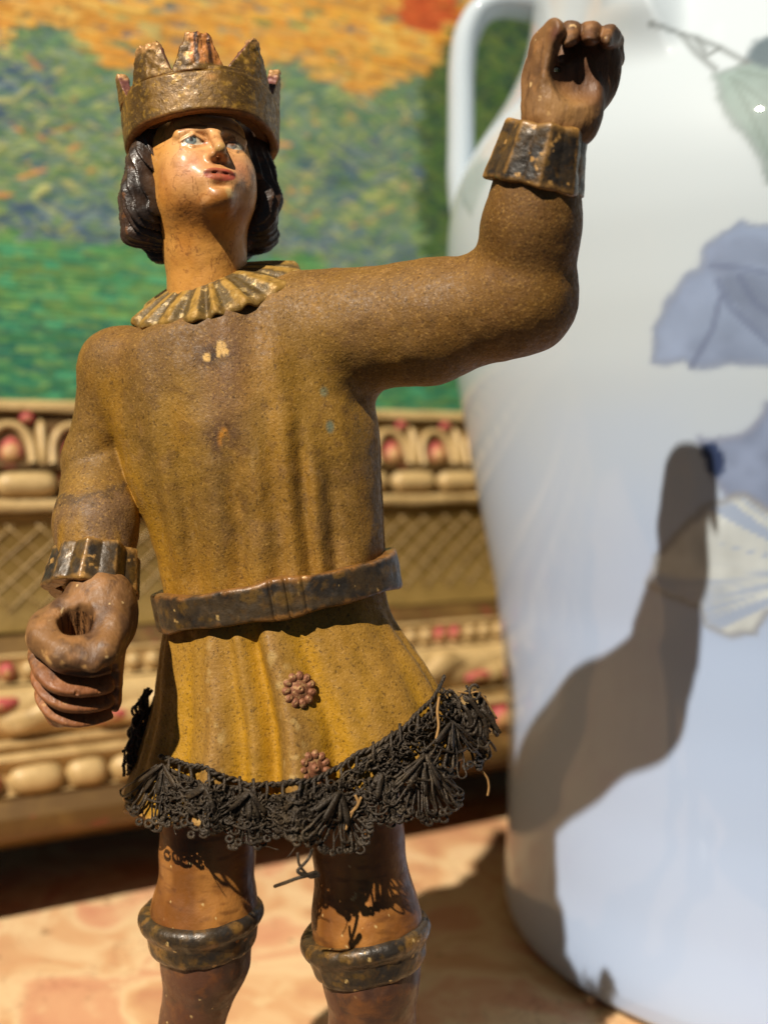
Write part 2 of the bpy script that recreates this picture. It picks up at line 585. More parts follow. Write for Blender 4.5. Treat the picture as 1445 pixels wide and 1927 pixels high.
def build_painting():
    base = FP(800, 150, frame_row(1580, 0))
    rt = root('framed_painting', base, 'landscape oil painting in a wide carved gilt frame behind the figurine', 'painting')
    S0, S1 = -1300, 3000
    R = frame_row

    def rail(name, prof, mat, bev=True):
        # prof: list of (py, n), swept along the frame
        P = [(R(py, n), n) for py, n in prof]
        # smooth the profile a little
        V, F = [], []
        ss = np.linspace(S0, S1, 60)
        m = len(P)
        wob = rng.normal(0, 1.2, (len(ss), m))
        for i, s in enumerate(ss):
            for j, (z, n) in enumerate(P):
                V.append(FP(s, n + wob[i, j], z + wob[i, j] * .5))
        for i in range(len(ss) - 1):
            for j in range(m - 1):
                F.append((i * m + j, (i + 1) * m + j, (i + 1) * m + j + 1, i * m + j + 1))
        F.append(tuple(range(m))); F.append(tuple((len(ss) - 1) * m + j for j in range(m))[::-1])
        F.append(None); F.pop()
        o = mesh_obj(name, V, F, mat, rt, smooth=False)
        o.data.polygons.foreach_set('use_smooth', [True] * len(o.data.polygons))
        md = o.modifiers.new('split', 'EDGE_SPLIT'); md.split_angle = math.radians(40)
        return o

    # lower edge, its back closed by a box going to the rear
    rail('outer_edge', [(1582, 420), (1580, 14), (1572, 2), (1545, 6), (1522, 34), (1506, 46), (1500, 40), (1500, 420)], M['frame_dark'])
    rail('bead_channel', [(1501, 400), (1501, 42), (1496, 60), (1474, 72), (1448, 66), (1440, 48), (1434, 40), (1426, 44), (1420, 60), (1412, 62), (1406, 48), (1396, 50), (1391, 70), (1391, 400)], M['frame_gold'])
    rail('ornament_swell', [(1392, 400), (1390, 62), (1378, 46), (1352, 32), (1325, 34), (1304, 52), (1292, 78), (1291, 400)], M['frame_gold'])
    rail('pearl_channel', [(1292, 400), (1288, 84), (1278, 100), (1255, 104), (1242, 92), (1236, 86), (1232, 92), (1230, 110), (1230, 400)], M['frame_gold'])
    rail('step', [(1231, 400), (1229, 112), (1212, 128), (1196, 150), (1192, 150), (1191, 400)], M['frame_dark'])
    rail('lattice_panel', [(1192, 400), (1188, 160), (1180, 176), (1140, 214), (1080, 238), (1020, 242), (975, 232), (966, 226), (965, 400)], M['frame_green'])
    rail('fillet', [(966, 400), (962, 206), (957, 200), (946, 200), (941, 206), (938, 230), (938, 400)], M['frame_gold'])
    rail('reel_channel', [(939, 400), (936, 232), (910, 244), (886, 236), (882, 222), (880, 400)], M['frame_dark'])
    rail('tongue_bed', [(881, 400), (878, 228), (866, 236), (830, 268), (790, 300), (778, 306), (776, 400)], M['frame_dark'])
    rail('sight_edge', [(777, 400), (774, 284), (769, 278), (757, 282), (752, 296), (751, 400)], M['frame_gold'])

    # shared ornament pieces -------------------------------------------------
    def piece_mesh(name, fn, nu, nv, mat, cut=False):
        V, F = [], []
        for i in range(nu):
            for j in range(nv):
                V.append(fn(i / (nu - 1), j / nv))
        for i in range(nu - 1):
            for j in range(nv):
                j2 = (j + 1) % nv
                F.append((i * nv + j, i * nv + j2, (i + 1) * nv + j2, (i + 1) * nv + j))
        me = bpy.data.meshes.new(name)
        me.from_pydata([tuple(np.array(v) * S) for v in V], [], F)
        me.polygons.foreach_set('use_smooth', [True] * len(me.polygons))
        me.materials.append(mat)
        return me

    def lozenge(a, b, c, e=1.0):
        # long bead: half-length a, radii b (height) c (depth)
        def fn(u, v):
            t = -1 + 2 * u
            r = max(0.0, 1 - abs(t) ** (2.0 * e)) ** .5
            al = 2 * math.pi * v
            return (a * t, -c * r * math.cos(al), b * r * math.sin(al))
        return fn

    yaw = math.atan2(TD[1], TD[0])
    bl = np.array(rt.location)

    def put(name, me, s, n, z, parent=rt, sx=1.0, tilt=0.0, sz=1.0):
        o = bpy.data.objects.new(name, me)
        sc.collection.objects.link(o)
        o.parent = parent
        o.location = Vector(W(FP(s, n, z)) - bl)
        o.rotation_euler = (tilt, -TILT * 0, yaw)
        o.scale = (sx, 1, sz)
        return o

    long_b = piece_mesh('bead', lozenge(82, 46, 40, 1.7), 13, 12, M['frame_gold'])
    long_p = piece_mesh('bead', lozenge(54, 47, 42, 1.2), 11, 12, M['frame_pink'])
    reel = piece_mesh('reel', lozenge(94, 42, 40, 2.6), 15, 12, M['frame_gold'])
    pearl = piece_mesh('pearl', lozenge(24, 27, 24, 1.0), 8, 10, M['frame_gold'])
    pearlp = piece_mesh('pearl', lozenge(24, 27, 24, 1.0), 8, 10, M['frame_pink'])
    s = S0 + 60
    i = 0
    while s < S1 - 60:
        z = R(1470, 60)
        j = random.uniform(-4, 4)
        if i % 2 == 0:
            put('bead', long_p if i % 4 == 0 else long_b, s + j, 62, z, sx=.75 if i % 4 else 1)
            s += 150
        else:
            put('bead', long_b, s + j, 62, z)
            s += 150
        i += 1
    s = S0 + 30; i = 0
    while s < S1 - 30:
        put('pearl', pearlp if (i * 7) % 5 in (0, 2) else pearl, s, 96, R(1262, 96)); s += 62; i += 1
    s = S0 + 40
    while s < S1 - 60:
        put('reel', reel, s + random.uniform(-3, 3), 236, R(910, 236)); s += 196
    # leaf tongues: a gilt arch, a crimson drop inside, a gilt bar between
    def arch(u, v):
        a = math.pi * u
        w = 66
        cx, cz = -w * math.cos(a), -70 + 128 * max(0, math.sin(a)) ** .7
        al = 2 * math.pi * v
        rr = 15
        nx, nz = -math.cos(a), math.sin(a)
        return (cx + rr * math.cos(al) * nx, -20 * math.sin(al), cz + rr * math.cos(al) * nz)
    tong = piece_mesh('tongue_arch', arch, 15, 8, M['frame_gold'])

    def bar(u, v):
        t = -1 + 2 * u
        r = max(0, 1 - abs(t) ** 3) ** .5
        al = 2 * math.pi * v
        return (17 * r * math.cos(al), -26 * r * math.sin(al), 82 * t)
    barm = piece_mesh('tongue_bar', bar, 10, 10, M['frame_gold'])

    def drop(u, v):
        t = -1 + 2 * u
        r = max(0, 1 - t * t) ** .5 * (1 - .35 * t)
        al = 2 * math.pi * v
        return (36 * r * math.cos(al), -30 * r * math.sin(al), 46 * t)
    dropm = piece_mesh('drop', drop, 9, 10, M['frame_pink'])

    def dot(u, v):
        t = -1 + 2 * u
        r = max(0, 1 - t * t) ** .5
        al = 2 * math.pi * v
        return (24 * r * math.cos(al), -20 * r * math.sin(al), 20 * t)
    dotm = piece_mesh('berry', dot, 7, 10, M['frame_pink'])
    s = S0 + 20
    while s < S1 - 80:
        tl = -.35
        a = put('tongue_arch', tong, s, 262, R(832, 262), tilt=tl)
        put('drop', dropm, s + 4, 256, R(846, 256), tilt=tl)
        put('tongue_bar', barm, s + 96, 262, R(832, 262), tilt=tl)
        put('berry', dotm, s + 56, 286, R(786, 286))
        s += 192
    # big soft leaf ornaments on the swell with crimson rubbed patches
    def leafo(u, v):
        t = -1 + 2 * u
        r = max(0, 1 - abs(t) ** 1.6) ** .5
        al = 2 * math.pi * v
        return (150 * t, -30 * r * math.cos(al), (46 + 8 * math.sin(6 * t)) * r * math.sin(al) + 26 * math.sin(2.6 * t))
    lo = piece_mesh('leaf_ornament', leafo, 18, 12, M['frame_gold'])
    def patch(u, v):
        t = -1 + 2 * u
        r = max(0, 1 - t * t) ** .5
        al = 2 * math.pi * v
        return (62 * t, -22 * r * math.cos(al), 20 * r * math.sin(al) + 8 * t)
    pa = piece_mesh('crimson_leaf', patch, 10, 10, M['frame_pink'])
    s = S0 + 120
    k = 0
    while s < S1 - 180:
        put('leaf_ornament', lo, s, 44, R(1344, 44))
        put('crimson_leaf', pa, s + 190, 40, R(1326 if k % 2 else 1366, 40))
        s += 330; k += 1
    # lattice lines in the cove
    g = Geo()
    zt, zb = R(985, 240), R(1150, 205)
    for d in (1, -1):
        s = S0
        while s < S1 - 420:
            pts = []
            for q in np.linspace(0, 1, 7):
                z = zb + (zt - zb) * q
                py_ = np.interp(q, [0, .5, 1], [1150, 1070, 985])
                n = np.interp(py_, [975, 1020, 1080, 1140, 1180], [232, 242, 238, 214, 176]) - 3
                pts.append(FP(s + 60 + (q if d > 0 else 1 - q) * 300, n, z))
            g.tube(pts, 2.4, 4)
            s += 92
    mesh_obj('lattice', g.V, g.F, M['frame_gold'], rt)['kind'] = 'stuff'

    # canvas -----------------------------------------------------------------
    nC = 330
    step = 6.0
    zlo, zhi = R(770, nC), R(-330, nC)
    ns, nz = int((S1 - S0) / step), int((zhi - zlo) / step)
    img = np.zeros((nz, ns, 3))
    # design coordinates: X = picture x at which a spot of the canvas is seen, Yp the same for height
    sv = S0 + np.arange(ns) * step
    zv = zlo + np.arange(nz) * step
    SS, ZZ = np.meshgrid(sv, zv)
    Wd = (SS - 0) / 1900.0 * 1.0            # 0 at the left .. ~0.9 at the vase
    pt = FO[None] + TD[None] * sv[:, None] + ND[None] * nC
    DX = (X0 + (pt[:, 0] - X0) * 2000.0 / (2000.0 + pt[:, 1]))[None] + 0 * ZZ
    DY = 800 - (ZZ + TILT * SS) * 2000.0 / (2000.0 + pt[:, 1])[None]
    P3 = np.stack([DX.ravel() / 1.0, DY.ravel(), 0 * DX.ravel()], 1)
    nA = fbm(P3, 160, 3, 3).reshape(DX.shape)
    nB = fbm(P3, 60, 3, 9).reshape(DX.shape)
    # regions
    tree_top = np.interp(DX, [-200, 0, 60, 130, 250, 420, 560, 640, 720, 800, 860, 1000], [70, 90, 60, 70, 130, 150, 120, 150, 175, 130, 40, -60]) + (nB - .5) * 90
    grass = np.interp(DX, [-200, 0, 200, 400, 600, 860, 1200], [440, 445, 455, 470, 500, 520, 520]) + (nB - .5) * 50
    sky = np.array([lin((222, 160, 66)), lin((206, 140, 54)), lin((232, 178, 92)), lin((190, 140, 70))])
    trees = np.array([lin(c) for c in [(120, 142, 92), (148, 160, 102), (92, 128, 92), (84, 116, 92), (84, 114, 116), (70, 96, 112), (122, 142, 120), (172, 172, 112), (106, 136, 82), (94, 122, 112)]])
    grasses = np.array([lin(c) for c in [(86, 140, 82), (58, 122, 82), (110, 150, 88), (44, 108, 84), (70, 150, 110), (100, 132, 74), (66, 116, 70)]])
    blues = np.array([lin(c) for c in [(74, 98, 126), (90, 110, 126), (56, 80, 110), (110, 128, 130)]])

    def palette(ix, iz):
        x, y = DX[iz, ix], DY[iz, ix]
        r = random.random()
        if (x - 800) ** 2 / 62 ** 2 + (y - 10) ** 2 / 52 ** 2 < 1:
            return lin(random.choice([(190, 84, 44), (204, 100, 52), (168, 72, 40)]))
        if y < tree_top[iz, ix]:
            if r < .12:
                return trees[random.randrange(len(trees))]
            return sky[random.randrange(4)]
        if y < grass[iz, ix]:
            a = nA[iz, ix]
            band = abs(y - grass[iz, ix]) < 70
            if x > 790:
                return lin(random.choice([(60, 92, 50), (76, 106, 54), (50, 78, 60), (96, 112, 60), (40, 66, 58)]))
            if (band and r < .35) or (a > .60 and r < .35):
                return blues[random.randrange(4)]
            if r < .03:
                return lin((200, 140, 80))
            if a < .46 and r < .7:
                return trees[random.choice([0, 2, 3, 6, 8, 9, 1])]
            return trees[random.randrange(len(trees))]
        t = (y - grass[iz, ix]) / 260
        if t > .55 and r < .5:
            return lin(random.choice([(40, 104, 80), (30, 92, 84), (52, 116, 84)]))
        if t > .3 and r < .2:
            return lin((108, 148, 80))
        return grasses[random.randrange(len(grasses))]

    # underpainting, then thousands of short strokes
    under = np.where((DY < tree_top)[..., None], sky[0], np.where((DY < grass)[..., None], trees[0] * .9, grasses[0]))
    img[:] = under
    vis = np.argwhere((DX > -700) & (DX < 1350) & (DY > -250) & (DY < 800))
    for it in range(42000):
        iz, ix = vis[random.randrange(len(vis))]
        c = palette(ix, iz) * random.uniform(.82, 1.2)
        y = DY[iz, ix]
        istree = tree_top[iz, ix] <= y < grass[iz, ix]
        big = it < 8000
        if istree:
            hl, hw = random.randint(1, 4), random.randint(1, 2)
            if random.random() < .7:
                hl, hw = hw, hl
        else:
            hl, hw = random.randint(2, 7), random.choice((0, 1, 1))
        if big:
            hl, hw = int(hl * 1.3), int(hw * 1.6)
        z0, z1, x0, x1 = max(0, iz - hw), min(nz, iz + hw + 1), max(0, ix - hl), min(ns, ix + hl + 1)
        a = random.uniform(.55, .95)
        sl = random.choice((-1, 0, 0, 1)) if not istree else random.choice((-2, -1, 1, 2))
        for zz in range(z0, z1):
            sh = sl * (zz - iz)
            xa, xb = max(0, x0 + sh), min(ns, x1 + sh)
            img[zz, xa:xb] = img[zz, xa:xb] * (1 - a) + c * a
    V = np.stack([FO[0] + TD[0] * SS + ND[0] * nC, FO[1] + TD[1] * SS + ND[1] * nC, ZZ + TILT * SS], -1).reshape(-1, 3)
    rel = (img.mean(-1).ravel() - .15) * 10
    V[:, 0] -= ND[0] * rel; V[:, 1] -= ND[1] * rel
    idx = np.arange(nz * ns).reshape(nz, ns)
    F = np.stack([idx[:-1, :-1], idx[:-1, 1:], idx[1:, 1:], idx[1:, :-1]], -1).reshape(-1, 4)
    m = make_mat('oil_paint', None, rough=.5, spec=.4, mottle=[(900, .5, .7, (210, 190, 130), .12)], bump=[(500, .5, .0006)], stretch=(.25, .25, 1.6))
    mesh_obj('canvas', V, F, m, rt, np.clip((img * (1.12 + .13 * np.sin(np.arange(nz) * 2.3) + .10 * rng.normal(0, 1, nz))[:, None, None]).reshape(-1, 3), 0, .85))


build_painting()


# ------------------------------------------------------------------ porcelain pitcher
VC = np.array([X0 + 1221.0, 3238.0 - CAMD])
_vz = [-1500, -1498, -1490, -1470, -1430, -1380, -1245, -996, -747, -498, -232, 133, 300, 500, 600, 680, 747, 800, 871, 950, 1079, 1180, 1245, 1330, 1500, 1700, 1900]
_vr = [770, 800, 822, 843, 853, 850, 838, 836, 851, 877, 930, 996, 1016, 1028, 1024, 1012, 990, 965, 922, 866, 800, 774, 766, 764, 776, 810, 870]
_zz = np.linspace(-1500, 1900, 1200)
_rr = np.interp(_zz, _vz, _vr)
_ker = np.exp(-.5 * (np.arange(-30, 31) / 11.0) ** 2); _ker /= _ker.sum()
_rs = np.convolve(np.pad(_rr, 30, mode='edge'), _ker, 'valid')
_w = sstep(-1480, -1380, _zz)
_rr = _rr * (1 - _w) + _rs * _w


def vase_r(z):
    return np.interp(z, _zz, _rr)


VA0 = math.atan2(-CAMD - VC[1], X0 - VC[0])      # azimuth that faces the camera


def vase_hit(px, py):
    """point of the pitcher's wall -> (arc angle, z) for laying out the painted decoration"""
    d = np.array([(px - X0) / CAMD, 1.0, (800.0 - py) / CAMD])
    t = np.arange(2000.0, 3400.0, 2.0)
    P = np.array([X0, -CAMD, 0.0])[None] + d[None] * t[:, None]
    rad = np.hypot(P[:, 0] - VC[0], P[:, 1] - VC[1])
    ins = rad < vase_r(P[:, 2])
    k = np.argmax(ins)
    if not ins.any():
        k = np.argmin(rad - vase_r(P[:, 2]))
    a = math.atan2(P[k, 1] - VC[1], P[k, 0] - VC[0]) - VA0
    a = (a + math.pi) % (2 * math.pi) - math.pi
    return np.array([a * 900.0, P[k, 2]])


def poly_sd(pts, poly):
    """signed distance (negative inside) of 2D points to a closed polygon"""
    n = len(poly)
    d = np.full(len(pts), 1e18)
    ins = np.zeros(len(pts), bool)
    for i in range(n):
        a, b = poly[i], poly[(i + 1) % n]
        e = b - a
        w = pts - a
        t = np.clip(w @ e / (e @ e + 1e-9), 0, 1)
        d = np.minimum(d, ((w - t[:, None] * e) ** 2).sum(1))
        c = ((a[1] > pts[:, 1]) != (b[1] > pts[:, 1])) & (pts[:, 0] < (b[0] - a[0]) * (pts[:, 1] - a[1]) / (b[1] - a[1] + 1e-12) + a[0])
        ins ^= c
    d = np.sqrt(d)
    return np.where(ins, -d, d)


def line_d(pts, line):
    d = np.full(len(pts), 1e18)
    for a, b in zip(line[:-1], line[1:]):
        e = b - a
        w = pts - a
        t = np.clip(w @ e / (e @ e + 1e-9), 0, 1)
        d = np.minimum(d, ((w - t[:, None] * e) ** 2).sum(1))
    return np.sqrt(d)


def build_vase():
    rt = root('porcelain_pitcher', (VC[0], VC[1], -1500), 'tall white porcelain pitcher painted with grey-blue flowers', 'pitcher')
    vis = np.arange(-math.radians(112), math.radians(60), 8.0 / 950)
    rest = np.linspace(vis[-1], 2 * math.pi + vis[0], 60)[1:-1]
    ang = np.concatenate([vis, rest])
    zs = np.concatenate([[-1500, -1499, -1496, -1490, -1482], np.arange(-1472, 1500, 8.0), np.arange(1500, 1901, 25)])
    A, Z = np.meshgrid(ang, zs)
    R = vase_r(Z)
    # pouring fold on the shoulder: the wall swells to a ridge, then drops back
    hc = vase_hit(1238, 60)
    ac = hc[0] / 900.0
    fold = sstep(hc[1] - 110, hc[1] + 90, Z)
    lean = ac + .045 - .06 * sstep(hc[1] - 90, hc[1] + 160, Z)
    dl = A - lean
    ridge = np.where(dl < 0, np.exp(-(dl / .22) ** 2), np.exp(-(dl / .034) ** 2))
    R = R + fold * 120 * ridge
    V = np.stack([VC[0] + R * np.cos(A + VA0), VC[1] + R * np.sin(A + VA0), Z], -1).reshape(-1, 3)
    nz, na = Z.shape
    idx = np.arange(nz * na).reshape(nz, na)
    nx = np.roll(idx, -1, axis=1)
    F = np.stack([idx[:-1], nx[:-1], nx[1:], idx[1:]], -1).reshape(-1, 4)
    # painted decoration
    pts = np.stack([A.ravel() * 900.0, Z.ravel()], 1)
    H = lambda L: np.array([vase_hit(*p) for p in L])
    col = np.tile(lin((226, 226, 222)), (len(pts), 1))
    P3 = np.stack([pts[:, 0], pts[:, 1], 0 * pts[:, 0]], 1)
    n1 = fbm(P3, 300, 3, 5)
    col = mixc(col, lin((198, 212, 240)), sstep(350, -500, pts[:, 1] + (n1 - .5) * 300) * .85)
    streak = fbm(P3 * np.array([1, .12, 1]), 70, 3, 8)
    streak2 = fbm(P3, 26, 3, 4)

    def fill(poly, c, soft=12, amt=1.0, edge=None):
        nonlocal col
        sd = poly_sd(pts, H(poly)) + (streak2 - .5) * 14
        tone = lin(c)[None] * (1 + (fbm(P3, 70, 3, int(c[0])) - .5)[:, None] * .55 + (streak - .5)[:, None] * .3)
        w = (sstep(soft, -soft, sd) * amt)[:, None]
        col = col * (1 - w) + tone * w
        if edge is not None:
            col = mixc(col, lin(edge), np.exp(-(sd / 9.0) ** 2) * .6)
        return sd

    def stroke(line, c, w=6, amt=.7):
        nonlocal col
        d = line_d(pts, H(line))
        col = mixc(col, lin(c), sstep(w * 1.6, w * .4, d) * amt)

    # upper blue flower
    up = [(1232, 680), (1236, 620), (1255, 570), (1290, 525), (1318, 508), (1325, 470), (1360, 440), (1395, 422), (1445, 430), (1500, 450), (1525, 690), (1445, 680), (1380, 682), (1305, 692), (1285, 678), (1255, 682)]
    sd = fill(up, (158, 166, 188), edge=(136, 142, 166))
    ins = sstep(6, -10, sd)
    col = mixc(col, lin((176, 186, 208)), ins * sstep(.5, .7, n1) * .6)
    fill([(1325, 500), (1345, 465), (1400, 440), (1500, 470), (1500, 505), (1400, 500), (1370, 515), (1350, 525)], (150, 156, 176), amt=.6)
    fill([(1345, 520), (1400, 510), (1520, 530), (1520, 700), (1445, 640), (1390, 590), (1360, 545)], (138, 144, 164), amt=.7)
    for l in ([(1350, 530), (1375, 580), (1445, 645)], [(1390, 520), (1420, 570), (1480, 610)], [(1340, 500), (1400, 505), (1470, 520)], [(1300, 690), (1340, 620), (1355, 560)]):
        stroke(l, (122, 128, 152), 7, .55)
    # lower blue flower with a dark eye
    fill([(1318, 825), (1345, 828), (1395, 822), (1425, 800), (1445, 760), (1510, 740), (1520, 985), (1445, 960), (1400, 935), (1365, 930), (1345, 900)], (160, 168, 192), edge=(150, 150, 170))
    fill([(1322, 838), (1345, 830), (1358, 850), (1362, 885), (1350, 898), (1332, 888), (1320, 860)], (62, 74, 108), soft=7)
    # cream flower
    cr = [(1220, 1100), (1235, 1050), (1290, 990), (1330, 950), (1400, 932), (1445, 960), (1520, 1000), (1510, 1150), (1440, 1150), (1420, 1190), (1370, 1195), (1330, 1175), (1315, 1140), (1270, 1125)]
    sd = fill(cr, (232, 230, 222), edge=(150, 142, 140))
    ins = sstep(4, -16, sd)
    fan = H([(1560, 1080)])[0]
    th = np.arctan2(pts[:, 1] - fan[1], pts[:, 0] - fan[0])
    rays = fbm(np.stack([th * 9, np.hypot(pts[:, 0] - fan[0], pts[:, 1] - fan[1]) / 420, 0 * th], 1), 1.0, 3, 12)
    col = mixc(col, lin((176, 188, 214)), ins * sstep(.50, .68, rays) * .8)
    low = sstep(H([(1350, 1095)])[0][1], H([(1350, 1120)])[0][1], pts[:, 1])
    col = mixc(col, lin((186, 196, 218)), ins * low * sstep(.42, .62, streak) * .7)
    # leaves and stem near the neck
    fill([(1345, 140), (1390, 125), (1425, 112), (1520, 95), (1520, 350), (1445, 342), (1432, 292), (1382, 232), (1356, 190)], (164, 176, 164), edge=(140, 146, 138))
    fill([(1402, 112), (1418, 78), (1470, 60), (1525, 50), (1525, 125), (1440, 128)], (116, 126, 128))
    for l in ([(1375, 145), (1405, 200), (1450, 300)], [(1385, 150), (1460, 210)], [(1390, 135), (1470, 150)]):
        stroke(l, (138, 148, 136), 5, .6)
    for l in ([(1246, 60), (1300, 68), (1350, 88), (1405, 118)], [(1285, 68), (1310, 100), (1345, 130)], [(1310, 72), (1330, 105), (1352, 92)]):
        stroke(l, (140, 140, 134), 7, .75)
    # faint leaf at the left shoulder
    fill([(868, 385), (880, 330), (905, 300), (940, 300), (925, 330), (890, 400)], (196, 202, 196), amt=.8)
    stroke([(878, 325), (868, 360), (888, 405)], (150, 160, 150), 6, .6)
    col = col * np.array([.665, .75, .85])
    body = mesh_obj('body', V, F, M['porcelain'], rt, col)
    # base disc, rim inner wall
    g = Geo()
    n = 96
    ring = [(VC[0] + 768 * math.cos(2 * math.pi * k / n), VC[1] + 768 * math.sin(2 * math.pi * k / n), -1499.2) for k in range(n)]
    g.add(ring, [tuple(range(n))[::-1]])
    mesh_obj('base', g.V, g.F, M['porcelain'], rt, np.tile(lin((184, 190, 192)), (n, 1)))
    # handle: a tapered loop in the plane of the left silhouette
    hd = np.array([-0.995, 0.10])
    path = [(900, 560), (968, 640), (986, 760), (985, 880), (984, 1000), (982, 1110), (968, 1215), (925, 1292), (850, 1322), (740, 1326)]
    path = np.array(path, float)
    tt = np.linspace(0, len(path) - 1, 80)
    # catmull-rom
    def cr_(P, t):
        i = int(min(max(math.floor(t), 0), len(P) - 2)); f = t - i
        p0, p1, p2, p3 = P[max(i - 1, 0)], P[i], P[i + 1], P[min(i + 2, len(P) - 1)]
        return .5 * ((2 * p1) + (-p0 + p2) * f + (2 * p0 - 5 * p1 + 4 * p2 - p3) * f * f + (-p0 + 3 * p1 - 3 * p2 + p3) * f ** 3)
    pp = np.array([cr_(path, t) for t in tt])
    tang = np.gradient(pp, axis=0); tang /= np.linalg.norm(tang, axis=1)[:, None]
    Vh, Fh = [], []
    ns = 28
    lat = np.array([-hd[1], hd[0]])
    for i, (r, z) in enumerate(pp):
        u = i / 79
        ra = 42 + 26 * max(0, 1 - u / .16) ** 1.5 + 36 * max(0, (u - .84) / .16) ** 1.6
        rb = 66 + 40 * max(0, 1 - u / .2) ** 1.5 + 30 * max(0, (u - .84) / .16) ** 1.5
        n2 = (-tang[i][1], tang[i][0])
        for k in range(ns):
            a = 2 * math.pi * k / ns
            q = ra * math.cos(a); w = rb * math.sin(a)
            rad = r + n2[0] * q
            zz = z + n2[1] * q
            Vh.append((VC[0] + hd[0] * rad + lat[0] * w, VC[1] + hd[1] * rad + lat[1] * w, zz))
    for i in range(79):
        for k in range(ns):
            k2 = (k + 1) % ns
            Fh.append((i * ns + k, i * ns + k2, (i + 1) * ns + k2, (i + 1) * ns + k))
    mesh_obj('handle', Vh, Fh, M['porcelain'], rt, np.tile(lin((184, 196, 206)), (len(Vh), 1)))


build_vase()


# ------------------------------------------------------------------ the carved king
FB = (540, 0, -1500)
king = root('king_figurine', FB, 'carved wooden king figurine in a mustard tunic and gold crown, raising one fist', 'figurine')

# head frame -------------------------------------------------------
HC = np.array([385.0, 0.0, 478.0])
_yaw, _pit = math.radians(20), math.radians(15)
_f0 = np.array([math.sin(_yaw), -math.cos(_yaw), 0])
HF = math.cos(_pit) * _f0 + math.sin(_pit) * np.array([0, 0, 1.0])
HU = math.cos(_pit) * np.array([0, 0, 1.0]) - math.sin(_pit) * _f0
HR = np.array([math.cos(_yaw), math.sin(_yaw), 0])
HB = np.stack([HR, HU, HF], 1)


def hl(P):
    return (P - HC) @ HB


def hw(r, u, f):
    return HC + HB @ np.array([r, u, f], float)


# the face itself is carved looking further up and round than the crown sits
FC = np.array([376.0, 2.0, 461.0])
_y2, _p2 = math.radians(25), math.radians(21)
_g0 = np.array([math.sin(_y2), -math.cos(_y2), 0])
FF = math.cos(_p2) * _g0 + math.sin(_p2) * np.array([0, 0, 1.0])
FU = math.cos(_p2) * np.array([0, 0, 1.0]) - math.sin(_p2) * _g0
FR = np.array([math.cos(_y2), math.sin(_y2), 0])
FBm = np.stack([FR, FU, FF], 1)


def fl(P):
    return (P - FC) @ FBm


NECK_B = np.array([392.0, 10.0, 245.0])


def head_sdf(P):
    q = fl(P)
    m = q.copy(); m[:, 0] = np.abs(q[:, 0])
    d = ellip(q, (0, 36, -8), (104, 112, 112))
    d = smin(d, ellip(q, (0, -28, 32), (82, 100, 80)), 30)
    d = smin(d, ellip(m, (40, -34, 66), (38, 46, 36)), 34)      # cheeks
    d = smin(d, ellip(q, (0, -102, 94), (27, 21, 26)), 34)      # chin
    d = smin(d, ellip(m, (48, -68, 34), (32, 34, 42)), 30)      # jaw
    d = smin(d, ellip(q, (0, 52, 84), (64, 32, 26)), 26)        # forehead
    # brow
    d = smin(d, rcone(m, (12, 31, 114), (58, 27, 95), 9, 8), 12)
    # eye sockets
    d = smax(d, -ellip(m, (37, 8, 121), (28, 16, 20)), 9)
    # mouth muzzle
    d = smin(d, ellip(q, (0, -64, 100), (40, 27, 20)), 18)
    # eyeballs and lids
    eye = ellip(m, (37, 9, 90), (20, 13, 20))
    d = smin(d, eye, 3)
    d = smin(d, rcone(m, (18, 14, 106), (38, 20, 109), 3.6, 4.8), 3)
    d = smin(d, rcone(m, (38, 20, 109), (58, 11, 98), 4.8, 3.4), 3)
    d = smin(d, rcone(m, (20, 2, 105), (40, -3, 106), 2.6, 2.8), 4)
    d = smin(d, rcone(m, (40, -3, 106), (56, 5, 97), 2.8, 2.4), 4)
    # nose
    nose = rcone(q, (0, 32, 112), (0, -22, 136), 9, 11.5)
    nose = smin(nose, ellip(m, (11, -29, 121), (8, 8, 11)), 7)
    d = smin(d, nose, 11)
    d = smax(d, -ellip(m, (8, -41, 125), (4.5, 4, 7)), 3)
    # lips
    lip = ellip(m, (10, -58, 116), (18, 5.5, 7))
    lip = smin(lip, ellip(q, (0, -71, 113.5), (21, 6.5, 8)), 3)
    lip = smin(lip, ellip(m, (20, -63, 109), (11, 4, 7)), 4)
    d = smin(d, lip, 5)
    d = smax(d, -rcone(m, (0, -63, 125), (30, -61, 110), 2.2, 1.5), 3.5)
    d = smax(d, -ellip(q, (0, -85, 124), (18, 5, 11)), 9)        # dip over the chin
    # neck
    nt = FC + FBm @ np.array([0, -58, -8.0])
    neck = rcone(P, nt, NECK_B, 84, 72)
    neck = smin(neck, rcone(P, NECK_B, NECK_B - np.array([0, 0, 50]), 72, 92), 20)
    d = smin(d, neck, 30)
    # a chip out of the chin and a broken nose tip
    d = smax(d, q[:, 2] - 150 + .2 * q[:, 0], 4)
    return d


